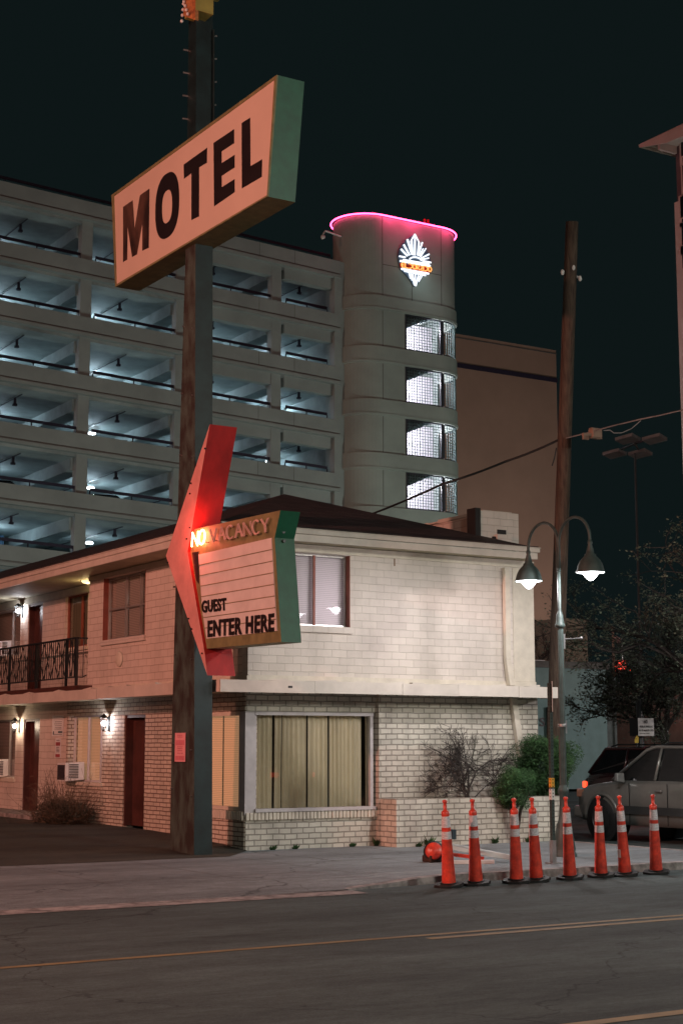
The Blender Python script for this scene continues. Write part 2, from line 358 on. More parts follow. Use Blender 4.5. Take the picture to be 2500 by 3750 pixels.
# parking lot beside the motel, rising away from the street
rows = []
for y, z in ((21.45, .004), (22.4, .03), (23.3, .08), (24.5, .13), (26, .18), (30, .2), (70, .2)):
    rows.append([(x, y, z*(1 if x < 10.3 else .9)) for x in (-80, -20, 0, 6, 9, 10.2, 12.02)])
rows[0] = [(x, 21.45+random.uniform(-.04, .04), .004) for x in (-80, -20, 0, 6, 9, 10.2, 11.2)]
rows[1][-1] = (12.02, 22.4, .01)
sheet('parking_lot', rows, M['lot'])
# road markings
def stripe(name, p0, p1, w, m=M['yellow']):
    d = Vector((p1[0]-p0[0], p1[1]-p0[1])).normalized(); n = (-d.y*w/2, d.x*w/2); z = -.096
    b = MB(); b.quad((p0[0]-n[0], p0[1]-n[1], z), (p1[0]-n[0], p1[1]-n[1], z), (p1[0]+n[0], p1[1]+n[1], z), (p0[0]+n[0], p0[1]+n[1], z))
    o = b.build(name, m, org=(0, 0, 0)); o['kind'] = 'structure'; return o
stripe('road_line', (-40, 12.53), (60, 12.50), .10)
stripe('road_line', (8.5, 12.28), (60, 12.25), .12)
stripe('road_line', (-10, 8.1), (60, 8.08), .13)

# ------------------------------------------------------------------ text and traced letters
def text_mb(mb, s, fn, w, h, thick=0, bold=.0, t0=0):
    cu = bpy.data.curves.new('t', 'FONT'); cu.body = s; cu.size = 1; cu.extrude = .5; cu.offset = bold; cu.resolution_u = 3; cu.space_character = 1.12
    ob = bpy.data.objects.new('t', cu); col.objects.link(ob)
    dg = bpy.context.evaluated_depsgraph_get(); me = bpy.data.meshes.new_from_object(ob.evaluated_get(dg))
    xs = [v.co.x for v in me.vertices]; ys = [v.co.y for v in me.vertices]
    x0, x1, y0, y1 = min(xs), max(xs), min(ys), max(ys)
    vs = [fn((v.co.x-x0)/(x1-x0)*w, (v.co.y-y0)/(y1-y0)*h, t0+(v.co.z+.5)*thick) for v in me.vertices]
    mb.add(vs, [list(p.vertices) for p in me.polygons])
    bpy.data.objects.remove(ob); bpy.data.curves.remove(cu); bpy.data.meshes.remove(me)
    return mb

# ------------------------------------------------------------------ motel
XW, YF = 12.0, 22.4
def wx(p, X=XW): q = onx(p[0], p[1], X); return q[1], q[2]
def wy(p, Y=YF): q = ony(p[0], p[1], Y); return q[0], q[2]
def mapper(ax, plane):
    return (lambda u, d, z: (plane+d, u, z)) if ax == 'x' else (lambda u, d, z: (u, plane+d, z))
def mbox(mb, ax, plane, u0, u1, d0, d1, z0, z1):
    P = mapper(ax, plane); a = P(u0, d0, z0); c = P(u1, d1, z1); mb.box(a[0], c[0], a[1], c[1], a[2], c[2])
def wall(mb, ax, plane, u0, u1, z0, z1, holes, th=.2):
    us = sorted({u0, u1}|{h[i] for h in holes for i in (0, 1)}); zs = sorted({z0, z1}|{h[i] for h in holes for i in (2, 3)})
    for i in range(len(us)-1):
        j = 0
        while j < len(zs)-1:
            def solid(j): 
                cu, cz = (us[i]+us[i+1])/2, (zs[j]+zs[j+1])/2
                return not any(h[0] < cu < h[1] and h[2] < cz < h[3] for h in holes)
            if solid(j):
                k = j
                while k+1 < len(zs)-1 and solid(k+1): k += 1
                mbox(mb, ax, plane, us[i], us[i+1], 0, th, zs[j], zs[k+1]); j = k+1
            else: j += 1
def window(par, ax, plane, u0, u1, z0, z1, muls, blindm, rec=.1, fw=.035, fm=None, reveal=None, rails=(), blind_d=.06, sill=None, glassm=None, blinds=True):
    fm = fm or M['alu']; w = WMB()
    d0, d1 = rec-.02, rec+.03
    for a, c, e, g in ((u0, u1, z0, z0+fw), (u0, u1, z1-fw, z1), (u0, u0+fw, z0+fw, z1-fw), (u1-fw, u1, z0+fw, z1-fw)): mbox(w, ax, plane, a, c, d0, d1, e, g)
    for m_ in muls: mbox(w, ax, plane, m_-fw*.45, m_+fw*.45, d0-.004, d1, z0+fw, z1-fw)
    for a, c, zz in rails: mbox(w, ax, plane, a, c, d0+.003, d1, zz-.015, zz+.015)
    wf = w.part('window', fm, par)
    w = WMB(); P = mapper(ax, plane); w.quad(*[P(u, rec+.01, z) for u, z in (((u0+.01, z0+.01), (u1-.01, z0+.01), (u1-.01, z1-.01), (u0+.01, z1-.01)) if ax == 'y' else ((u1-.01, z0+.01), (u0+.01, z0+.01), (u0+.01, z1-.01), (u1-.01, z1-.01)))]); w.part('pane', glassm or M['glass'], wf)
    if blinds:
        w = WMB(); mbox(w, ax, plane, u0+.01, u1-.01, rec+blind_d, rec+blind_d+.01, z0+.01, z1-.01); w.part('blind', blindm, wf)
    if reveal:
        for a, c in ((u0-.002, u0+.012), (u1-.012, u1+.002)): w = WMB(); mbox(w, ax, plane, a, c, -.004, rec-.02, z0, z1); w.part('jamb', reveal, wf)
    if sill:
        w = WMB(); mbox(w, ax, plane, u0-.06, u1+.04, -.05, rec, z0-sill, z0-.003); w.part('sill', M['trim'] if sill < .1 else M['block'], wf)
    return wf
def door(par, ax, plane, u0, u1, z0, z1, rec=.14, knob=True, m=None):
    w = WMB(); mbox(w, ax, plane, u0+.05, u1-.05, rec, rec+.05, z0, z1-.05); d = w.part('door', m or M['brown'], par)
    w = WMB(); mbox(w, ax, plane, u0, u0+.05, .02, rec+.06, z0, z1); mbox(w, ax, plane, u1-.05, u1, .02, rec+.06, z0, z1); mbox(w, ax, plane, u0+.05, u1-.05, .02, rec+.06, z1-.05, z1)
    w.part('door_frame', M['brown'], d)
    if knob:
        P = mapper(ax, plane); w = WMB(); w.smooth = True
        w.ball(P(u0+.14, rec-.03, z0+.95), .035); w.ball(P(u0+.14, rec-.015, z0+1.12), .028); w.part('handle', M['brass'], d)
    return d
M['brass'] = plain('brass', (.65, .45, .18), .25, 1)
M['blind_warm'] = blind('lit_warm_blind', (.60, .34, .16), .03, 2, .3)
def warm(name, c, s, pitch=.03):
    m = blind(name, c, pitch, 2, .35); nt = m.node_tree; b_ = nt.nodes['Principled BSDF']
    src = b_.inputs['Base Color'].links[0].from_socket; nt.links.new(src, b_.inputs['Emission Color']); b_.inputs['Emission Strength'].default_value = s
    return m
M['warm1'] = warm('warm_lit_blind', (.60, .40, .24), .32); M['warm2'] = warm('warm_lit_blind_side', (.62, .40, .23), .42)
M['dimgreen'] = plain('grey_green_curtain', (.20, .19, .12), .9, var=.2, stretch=(4, 4, .3))

motel = thing('motel_building', (XW, YF, 0), 'two storey painted brick motel with shingle roof and canopy between its storeys', 'motel')
CT, CB = 2.68, 2.50        # canopy top / bottom
SOF = 5.0
# lower front wall
w = WMB(); wall(w, 'y', 22.36, 14.5, 17.92, -.12, 2.6, []); w.mat
w2 = WMB(); mbox(w2, 'y', 22.46, 12.02, 14.5, 0, .2, -.12, .56); w2.part('lower_wall', M['brick_front'], motel); w2 = WMB(); mbox(w2, 'y', 22.46, 12.02, 14.5, 0, .2, 2.21, 2.6)
lw = w.part('lower_wall', M['brick_front'], motel)
w2.part('lower_wall', M['brick_front'], motel)
# wing lower wall (small brick)
dY0, _ = wx((530, 2800)); dY1, _ = wx((453, 2800)); wY0, _ = wx((375, 2750)); wY1, _ = wx((250, 2750))
w = WMB(); wall(w, 'x', XW, 22.48, 30.15, -.12, 2.6, [(22.62, 24.2, .56, 2.21), (dY0, dY1, -.12, 2.22), (wY0, wY1, .95, 2.25)], .22); w.part('lower_wall', M['brick_wing'], motel)
d2Y0, _ = wx((144, 2750), 12.1); d2Y1, _ = wx((86, 2750), 12.1); w3Y0, _ = wx((58, 2700), 12.1)
w = WMB(); wall(w, 'x', 12.1, 30.15, 46, -.1, 2.6, [(d2Y0, d2Y1, -.1, 2.22), (w3Y0, 37.2, .95, 2.22)], .2); w.part('lower_wall', M['block_wing'], motel)
# upper walls
uW0, _ = wx((533, 2200)); uW1, _ = wx((380, 2200)); uEnd, _ = wx((326, 2300))
w = WMB(); wall(w, 'x', XW, 22.6, uEnd, CT, SOF, [(uW0, uW1, 3.68, 4.90)], .2)
w.box(12.2, 12.56, uEnd-.2, uEnd, CT, SOF); w.part('upper_wall', M['block_wing'], motel)
XB = 12.56
b1Y0, _ = wx((322, 2250), XB); b1Y1, _ = wx((240, 2250), XB); bdY0, _ = wx((156, 2300), XB); bdY1, _ = wx((104, 2300), XB); b2Y0, _ = wx((76, 2300), XB)
w = WMB(); wall(w, 'x', XB, uEnd, 46, CT, SOF, [(b1Y0, b1Y1, 3.72, 4.84), (bdY0, bdY1, CT, 4.84), (b2Y0, 40.5, 3.72, 4.8)], .2); w.part('upper_wall', M['block_wing'], motel)
fw0, _ = wy((1100, 2100)); fw1, _ = wy((1281, 2100)); fw0 = 12.62
w = WMB(); wall(w, 'y', YF, 12.0, 17.9, CT, SOF, [(fw0, fw1, 3.64, 4.86)], .2); w.part('upper_wall', M['block'], motel)
w = WMB(); w.box(17.72, 17.92, 22.6, 46, -.12, SOF); w.part('side_wall', M['block'], motel)
# frieze boards under the soffit
w = WMB(); w.box(12.0, 17.9, 22.37, 22.398, 4.87, 4.995); w.box(11.972, 11.998, 22.37, uEnd, 4.905, 4.995); w.box(XB-.03, XB-.002, uEnd, 46, 4.85, 4.995); w.part('frieze', M['trim'], motel)
w = WMB(); w.box(12.0, 17.9, 22.36, 22.398, 2.70, 2.80); w.box(11.965, 11.998, 22.36, uEnd, 2.70, 2.79); w.part('skirting', M['trim'], motel)
# windows
fwm, _ = wy((1163, 2100))
window(motel, 'y', YF, fw0, fw1, 3.64, 4.86, [fwm], M['blind_white'], rec=.13, reveal=M['redbrown'], sill=.11, fm=M['alu'])
w = WMB(); mbox(w, 'y', YF, fwm-.03, fwm+.012, .095, .108, 3.66, 4.84); w.part('mullion', M['redbrown'], motel)
m1, _ = wx((497, 2200)); m2, _ = wx((443, 2200))
window(motel, 'x', XW, uW0, uW1, 3.68, 4.90, [m1, m2], M['blind_grey'], rec=.12, reveal=M['redbrown'], sill=.10, rails=[(uW0, uW1, 4.28)])
window(motel, 'x', XB, b1Y0, b1Y1, 3.72, 4.84, [(b1Y0*.62+b1Y1*.38)], M['dimgreen'], rec=.08, sill=.08, fm=M['redbrown'])
window(motel, 'x', XB, b2Y0, 40.5, 3.72, 4.8, [(b2Y0+.7), b2Y0+2.0], M['blind_grey'], rec=.08, sill=.08)
door(motel, 'x', XB, bdY0, bdY1, CT+.05, 4.84, knob=True)
window(motel, 'x', XW, wY0, wY1, .95, 2.25, [wY0+.36, wY0+1.0], M['warm1'], rec=.14, fm=M['whiteframe'], sill=.07)
window(motel, 'x', 12.1, w3Y0, 37.2, .95, 2.22, [w3Y0+.6], M['blind_grey'], rec=.1, sill=.09)
door(motel, 'x', XW, dY0, dY1, .19, 2.22, rec=.17, knob=False)
door(motel, 'x', 12.1, d2Y0, d2Y1, .19, 2.22)
# corner shop window: side and front panes, white trim, corner post
window(motel, 'x', XW, 22.62, 24.2, .62, 2.21, [], M['warm2'], rec=.02, fw=.06, fm=M['trim'], blind_d=.08)
w = WMB(); w.box(11.985, 12.165, 22.44, 22.62, .56, 2.21); w.part('corner_post', M['whiteframe'], motel)
w = WMB(); w.box(12.165, 14.44, 22.43, 22.53, 2.155, 2.21); w.box(12.165, 14.46, 22.40, 22.56, .60, .655); w.box(14.38, 14.44, 22.45, 22.55, .655, 2.155); w.box(12.165, 12.2, 22.46, 22.54, .655, 2.155)
sw = w.part('shop_window', M['whiteframe'], motel)
w = WMB(); w.quad((12.2, 22.5, .655), (14.38, 22.5, .655), (14.38, 22.5, 2.155), (12.2, 22.5, 2.155)); w.part('pane', M['glass'], sw)
w = WMB(); w.box(12.165, 14.5, 22.46, 22.66, .56, .60); w.part('sill', M['trim'], sw)
# rowlock sill course of upright bricks
w = WMB(); x = 12.0
while x < 14.47:
    w.box(x+.004, x+.062, 22.415+random.uniform(-.004, .004), 22.47, .475, .595); x += .070
y = 22.48
while y < 24.2:
    w.box(11.955+random.uniform(-.004, .004), 12.0, y+.004, y+.062, .475, .615); y += .070
w.part('sill_course', M['trim'], motel, bevel=.008)
# drapes of the shop window: hanging folded panels with gaps
w = WMB(); w.smooth = False
gaps = [(12.56, 12.61), (12.735, 12.75), (13.225, 13.238), (13.62, 13.66), (14.30, 14.38)]
x = 12.2; vs = []; k = 0; run = []
def flush(run):
    if len(run) < 2: return
    vv = []; ff = []
    for i, (px_, py_) in enumerate(run): vv += [(px_, py_, .64), (px_+.006*math.sin(px_*9), py_, 2.17)]
    for i in range(len(run)-1): ff.append((2*i, 2*i+2, 2*i+3, 2*i+1))
    w.add(vv, ff)
while x < 14.4:
    if any(a < x < c for a, c in gaps): flush(run); run = []
    else: run.append((x, 22.60+.015*math.sin(x*2*math.pi/.085+2.2*math.sin(x*5))+.010*math.sin(x*23)))
    x += .0065
flush(run); w.part('drape', M['drape'], sw)
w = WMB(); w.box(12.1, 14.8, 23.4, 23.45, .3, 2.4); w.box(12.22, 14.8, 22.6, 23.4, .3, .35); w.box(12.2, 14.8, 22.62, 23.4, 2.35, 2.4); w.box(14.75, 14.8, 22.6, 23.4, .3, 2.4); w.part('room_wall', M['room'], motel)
# canopy
w = WMB(); w.box(11.2, 17.98, 21.8, 22.36, CB+.02, CT-.01); w.box(11.2, 12.58, 22.36, 46, CB+.02, CT-.01); w.part('canopy', M['soffit'], motel)
w = WMB()
xs = [11.185, 12.9, 14.6, 15.75, 17.05, 17.99]
for i in range(5):
    j = random.uniform(-.004, .004); w.box(xs[i]+.003, xs[i+1]-.003, 21.785+j, 21.798, CB+j, CT+.012+j)
y = 21.8; i = 0
while y < 46:
    j = random.uniform(-.005, .005); w.box(11.185+j, 11.198, y+.004, y+1.62, CB+j, CT+.012+j); y += 1.63
w.box(17.982, 17.995, 21.8, 22.36, CB, CT+.01)
w.part('canopy_fascia', M['fascia'], motel)
# curled flashing on top of the canopy edge
for x in [11.9, 12.75, 13.62, 14.3, 15.4, 16.4, 17.2]:
    L = random.uniform(.25, .6); w = WMB(); w.add([(x, 21.80, CT+.012), (x+L, 21.80, CT+.045), (x+L, 21.95, CT+.02), (x, 21.95, CT+.012), (x+L, 21.80, CT+.012)], [(0, 1, 2, 3), (0, 4, 1), (1, 4, 2)]); w.part('flashing', M['fascia'], motel)
for y in [22.6, 23.4, 24.2, 25.4, 26.2, 27.0, 28.6, 30.2, 31.6]:
    L = random.uniform(.3, .55); w = WMB(); w.add([(11.2, y+L, CT+.012), (11.2, y, CT+.045), (11.35, y, CT+.02), (11.35, y+L, CT+.012), (11.2, y, CT+.012)], [(0, 1, 2, 3), (0, 4, 1), (1, 4, 2)]); w.part('flashing', M['fascia'], motel)
w = WMB(); w.box(14.88, 15.12, 21.9, 22.0, CT, CT+.035)
w.part('flashing', M['fascia'], motel)
# roof
EX0, EX1, EY, EZ = 11.28, 17.66, 21.97, 5.2
AX, AY, AZ = 14.47, 25.6, 6.41
w = WMB(); w.add([(EX0, EY, EZ), (EX1, EY, EZ), (AX, AY, AZ), (AX, 46, AZ), (EX0, 46, EZ), (EX1, 46, EZ)], [(0, 1, 2), (0, 2, 3, 4), (1, 5, 3, 2)])
w.add([(EX0-.02, EY-.02, EZ-.004), (EX1+.02, EY-.02, EZ-.004), (EX1+.02, EY-.02, EZ+.02), (EX0-.02, EY-.02, EZ+.02), (EX0, EY, EZ+.02), (EX1, EY, EZ+.02)], [(0, 1, 2, 3), (3, 2, 5, 4)])
w.add([(EX0-.02, EY-.02, EZ-.004), (EX0-.02, EY-.02, EZ+.02), (EX0-.02, 46, EZ+.02), (EX0-.02, 46, EZ-.004)], [(0, 1, 2, 3)])
w.part('roof', M['shingle'], motel)
w = WMB(); w.box(EX0, EX1, EY, 22.4, SOF+.005, SOF+.03); w.box(EX0, XB+.02, 22.4, 46, SOF+.005, SOF+.03); w.part('soffit', M['soffit'], motel)
w = WMB()
w.box(EX0-.03, EX1+.03, EY-.05, EY, 5.105, 5.195); w.box(EX0-.03, EX0+.02, EY, 46, 5.105, 5.195)
w.box(EX0-.05, EX1+.05, EY-.065, EY-.045, 5.18, 5.197); w.box(EX0-.05, EX0-.028, EY-.05, 46, 5.18, 5.197)
w.part('gutter', M['fascia'], motel, bevel=.012)
w = WMB(); w.box(EX0-.01, EX1, EY-.012, EY+.03, 4.985, 5.10); w.box(EX0-.01, EX0+.03, EY+.03, 46, 4.985, 5.10); w.part('eave_board', M['fascia'], motel)
# downspouts at the right end
w = WMB(); w.box(17.16, 17.27, 22.27, 22.36, 3.18, 4.84); w.hexa([(17.22, 22.25, 2.72), (17.34, 22.25, 2.72), (17.34, 22.36, 2.72), (17.22, 22.36, 2.72)], [(17.16, 22.27, 3.18), (17.27, 22.27, 3.18), (17.27, 22.36, 3.18), (17.16, 22.36, 3.18)])
w.hexa([(17.42, 22.26, 1.45), (17.55, 22.26, 1.45), (17.55, 22.35, 1.45), (17.42, 22.35, 1.45)], [(17.26, 22.26, 2.5), (17.38, 22.26, 2.5), (17.38, 22.35, 2.5), (17.26, 22.35, 2.5)])
w.box(17.42, 17.9, 22.385, 22.398, 2.8, 4.86)
w.part('downspout', M['trim'], motel, bevel=.01)
# parapet at the right end above the roof
M['tar'] = plain('black_roof_tar', (.018, .018, .018), .8)  # plain black for the boxes on the parapet's left return and front
w = WMB(); w.box(16.98, 17.86, 22.75, 22.95, 5.15, 5.93); w.box(17.30, 17.62, 22.66, 22.75, 5.12, 5.50); w.part('parapet', M['block'], motel)
w = WMB(); w.box(16.86, 16.98, 22.74, 23.0, 5.0, 5.97); w.box(17.36, 17.56, 22.735, 22.75, 5.52, 5.60); w.box(17.24, 17.298, 22.70, 22.76, 5.2, 5.46); w.part('tar_patch', M['tar'], motel)
w = WMB(); w.hexa([(17.25, 22.96, 5.1), (17.86, 22.96, 5.1), (17.86, 29.6, 5.1), (17.25, 29.6, 5.1)], [(17.25, 22.96, 5.93), (17.86, 22.96, 5.93), (17.86, 29.6, 5.80), (17.25, 29.6, 5.80)]); w.part('parapet', M['block_wing'], motel)
w = WMB()
y = 23.0
while y < 29.4: w.box(17.22, 17.9, y, y+.36, 5.92-(y-23)*.02+random.uniform(0, .03), 5.97-(y-23)*.02+random.uniform(0, .03)); y += .36
w.part('coping', M['fascia'], motel)
# planter wall
w = WMB(); w.box(14.52, 18.02, 21.87, 22.04, -.05, .78); w.box(14.52, 14.69, 22.04, 22.36, -.05, .78); w.box(17.85, 18.02, 22.04, 22.36, -.05, .78)
w.part('planter_wall', M['brick_front'], motel)
w = WMB(); w.box(14.69, 17.85, 22.04, 22.36, .5, .70); w.part('soil', plain('dark_soil', (.04, .03, .022), .95), motel)
# threshold slab and low step along the wing
w = WMB(); w.box(11.3, 12.1, 30.2, 46, .1, .27); w.part('step', M['kerb'], motel)
# small sticker marks and stains on the front wall
M['stain'] = plain('rust_stain', (.30, .17, .10), .8)
w = WMB(); a, z = wy((1443, 2010)); w.box(a-.05, a+.05, 22.385, 22.397, z-.10, z); w.box(a-.01, a+.012, 22.392, 22.398, z-.30, z-.10); w.part('rusty_bracket', M['stain'], motel)
w = WMB(); w.box(12.40, 12.48, 21.781, 21.784, 2.575, 2.61); w.part('sticker', M['blackletter'], motel)
# balcony
RX = 11.78
w = WMB(); w.box(11.72, XB, uEnd-.25, 46, CT, 2.83); w.part('balcony_deck', M['brown'], motel)
bY0, _ = wx((282, 2400), RX); posts = [bY0]+[wx((p, 2400), RX)[0] for p in (245, 137, 38)]; posts += [posts[-1]+(posts[-1]-posts[-2]), posts[-1]+2*(posts[-1]-posts[-2])]
w = WMB(); w.box(RX-.03, RX+.03, bY0-.02, 44, 3.755, 3.79); w.box(RX, XW, bY0-.02, bY0+.02, 3.757, 3.787)
w.box(RX-.012, RX+.012, bY0, 44, 2.985, 3.01); w.tube([(RX, bY0, 3.0), (XW-.08, bY0, 3.0), (XW-.01, bY0, 3.04)], .012, 6); w.tube([(RX+.14, bY0, 3.77), (RX+.14, bY0, 3.0)], .009, 5)
rail = w.part('balcony_railing', M['iron'], motel)
for p in posts:
    w = WMB(); w.box(RX-.025, RX+.025, p-.025, p+.025, 2.83, 3.757); w.part('post', M['iron'], rail)
w = WMB(); y = bY0+.11; k = 0
while y < 43:
    w.box(RX-.007, RX+.007, y-.007, y+.007, 3.0, 3.76); y += .115
w.part('baluster_row', M['iron'], rail)
w = WMB()
for i in range(len(posts)-1):
    a, c = posts[i]+.04, posts[i+1]-.04; mid = (a+c)/2
    n = 2 if c-a > 1.2 else 1
    for q in range(n):
        s0 = a+(c-a)*q/n; s1 = a+(c-a)*(q+1)/n; sm = (s0+s1)/2
        for p0, p1 in (((s0, 3.74), (sm, 3.02)), ((sm, 3.02), (s1, 3.74)), ((s0, 3.02), (sm, 3.74)), ((sm, 3.74), (s1, 3.02))):
            w.tube([(RX-.01, p0[0], p0[1]), (RX-.01, p1[0], p1[1])], .009, 5)
w.part('lattice', M['iron'], rail)

# AC units, notices, plaque, lanterns: things fixed on the motel
def ac(name, X, y0, y1, z0, z1, label, proj=.30, tilt=.03):
    t = thing(name, (X, (y0+y1)/2, z0), label, 'air conditioner', 'window air conditioners on the motel')
    w = WMB(); w.hexa([(X-proj, y0, z0-tilt), (X+.1, y0, z0), (X+.1, y1, z0), (X-proj, y1, z0-tilt)], [(X-proj, y0, z1-tilt), (X+.1, y0, z1), (X+.1, y1, z1), (X-proj, y1, z1-tilt)]); w.part('casing', M['white'], t, bevel=.01)
    w = WMB(); n = 9
    for k in range(n):
        z = z0+.05+(z1-z0-.1)*k/(n-1); w.box(X-proj*.75, X-.03, y0-.008, y0-.002, z-.012, z+.004)
    w.part('side_grille', M['iron'], t)
    w = WMB(); w.box(X-proj-.006, X-proj-.001, y0+.03, y1-.03, z0+.0, z1-.06); w.part('rear_grille', plain('dark_grille', (.06, .05, .06), .6, var=.4, scale=50), t)
    return t
acY1, _ = wx((262, 2800)); acY0, acz0 = wx((292, 2856)); _, acz1 = wx((292, 2790))
ac('air_conditioner', XW, acY0, acY1, acz0, acz1, 'white boxy air conditioner sticking out of the warm lit ground floor window')
ac('air_conditioner', XB, wx((33, 2340), XB)[0], wx((33, 2340), XB)[0]+.7, 3.74, 4.1, 'air conditioner in the upstairs window behind the balcony railing', .2)
ac('air_conditioner', 12.1, wx((18, 2780), 12.1)[0], wx((18, 2780), 12.1)[0]+.7, .97, 1.35, 'air conditioner in the ground floor window at the left edge of the photo', .25)
def notice(name, ax, plane, c0, c1, label, blocks, fm=M['white'], cat='notice', group=None):
    """c0 / c1: lower and upper corners (u, z) on the wall; blocks in 0..1 units"""
    P = mapper(ax, plane); u0, z0 = c0; u1, z1 = c1
    t = thing(name, P((u0+u1)/2, 0, z0), label, cat, group)
    w = WMB(); mbox(w, ax, plane, u0, u1, -.012, -.002, z0, z1); w.part('board', fm, t)
    by = {}
    for m_, a, c, e, g in blocks: by.setdefault(m_, []).append((a, c, e, g))
    for m_, L in by.items():
        w = WMB()
        for a, c, e, g in L:   # a..c runs left to right as read
            if ax == 'x': A, C = u1-(u1-u0)*a, u1-(u1-u0)*c
            else: A, C = u0+(u1-u0)*a, u0+(u1-u0)*c
            mbox(w, ax, plane, A, C, -.015, -.0125, z0+(z1-z0)*e, z0+(z1-z0)*g)
        w.part('printing', M[m_], t)
    return t
M['redprint'] = plain('faded_red_print', (.45, .08, .09), .5); M['greyprint'] = plain('grey_print', (.20, .17, .18), .5); M['blueprint'] = plain('dark_blue_print', (.03, .06, .08), .5)
M['pinkpaper'] = plain('pink_paper', (.85, .36, .38), .6, var=.06); M['pinkprint'] = plain('dark_pink_print', (.70, .20, .24), .6)
def textlines(m_, ys, x0=.2, x1=.85, h=.03):
    out = []
    for y in ys:
        x = x0+random.uniform(0, .08)
        while x < x1-.05:
            L = random.uniform(.05, .14); out.append((m_, x, min(x+L, x1), y, y+h)); x += L+.025
    return out
na = wx((234, 2696), 12.1); nb = wx((195, 2621), 12.1)
notice('wall_notice', 'x', 12.1, (na[0], na[1]), (nb[0], nb[1]), 'large white printed notice on the block wall beside the lit window', [('greyprint', .12, .93, .93, .945), ('greyprint', .12, .93, .79, .80), ('blueprint', .1, .18, .1, .24), ('blueprint', .55, .92, .16, .24), ('blueprint', .1, .9, .08, .10)]+textlines('greyprint', [.68, .58, .49, .40, .33]))
na = wx((224, 2775), 12.1); nb = wx((206, 2702), 12.1)
notice('wall_notice', 'x', 12.1, (na[0], na[1]), (nb[0], nb[1]), 'narrow white and red notice below the larger one', [('redprint', .1, .9, .60, .78), ('redprint', .1, .9, .03, .18)]+textlines('greyprint', [.86, .5, .42, .35, .28], .2, .8))
pY, pz = wx((441, 2413)); w = MB(); w.smooth = True
w.ball((XW-.02, pY, pz), .15, 20, 10, (.35, .95, 1.0)); tag(w.build('wall_plaque', M['trim']), 'oval relief plaque on the pink lit upper wall', 'plaque')

def glow(name, c, s):
    m = bpy.data.materials.new(name); m.use_nodes = True; nt = m.node_tree; nt.nodes.clear()
    o = N(nt, 'ShaderNodeOutputMaterial'); a = N(nt, 'ShaderNodeAddShader'); e = N(nt, 'ShaderNodeEmission'); t = N(nt, 'ShaderNodeBsdfTransparent')
    e.inputs[0].default_value = (*c, 1); e.inputs[1].default_value = s; nt.links.new(e.outputs[0], a.inputs[0]); nt.links.new(t.outputs[0], a.inputs[1]); nt.links.new(a.outputs[0], o.inputs[0]); return m
lantern_mats = (M['iron'], glow('lantern_bulb', (1, .93, .95), 6))
def lantern(loc, label):
    t = thing('wall_lantern', loc, label, 'lantern', 'wall lanterns on the motel')
    b_ = MB(); b_.box(-.02, .0, -.045, .045, -.16, .12); b_.tube([(-.01, 0, .02), (-.06, 0, .10), (-.11, 0, .12)], .010, 6); b_.build('bracket', M['iron'], t)
    b_ = MB()
    for k in range(6):
        a = 2*math.pi*k/6; b_.tube([(-.12+.075*math.cos(a), .075*math.sin(a), .08), (-.12+.035*math.cos(a), .035*math.sin(a), -.14)], .006, 4)
    b_.lathe([(.10, .08), (.095, .09), (.02, .15), (.0, .17)], (-.12, 0, 0), 6); b_.lathe([(0, -.17), (.02, -.165), (.037, -.14), (.0, -.135)], (-.12, 0, 0), 6)
    b_.build('cage', M['iron'], t)
    b_ = MB(); b_.smooth = True; b_.ball((-.12, 0, -.02), .035, 10, 6, (1, 1, 1.5)); b_.build('bulb', lantern_mats[1], t)
    return t
def point(name, loc, c, p, r=.04, parent=None):
    l = bpy.data.lights.new(name, 'POINT'); l.color = c; l.energy = p; l.shadow_soft_size = r
    o = bpy.data.objects.new(name, l); col.objects.link(o); o.location = loc
    if parent is not None: o.parent = parent
    return o
y, z = wx((402, 2645)); lt = lantern((XW, y, z), 'bright wall lantern between the lit window and the brown door'); point('bulb_light', (-.12, 0, -.02), (1, .92, .95), 17, .03, lt)
y, z = wx((74, 2655), 12.1); lt = lantern((12.1, y, z), 'warm ground floor wall lantern at the far left beside the other door'); point('bulb_light', (-.12, 0, -.02), (1, .78, .55), 17, .03, lt)
y, z = wx((86, 2235), XB); lt = lantern((XB, y, z), 'upstairs wall lantern beside the balcony door'); point('bulb_light', (-.12, 0, -.02), (.95, .95, 1), 17, .03, lt)
y, _ = wx((322, 2137), 12.2)
t = thing('soffit_light', (12.25, y+.12, SOF-.0), 'round warm ceiling light under the eave above the balcony corner', 'ceiling light')
b_ = MB(); b_.smooth = True; b_.lathe([(.13, .0), (.13, -.02), (.10, -.05), (0, -.07)], (0, 0, 0), 18); b_.build('diffuser', emis('warm_dome', (1, .75, .35), 2), t)
point('bulb_light', (0, 0, -.12), (1, .72, .32), 7, .08, t)

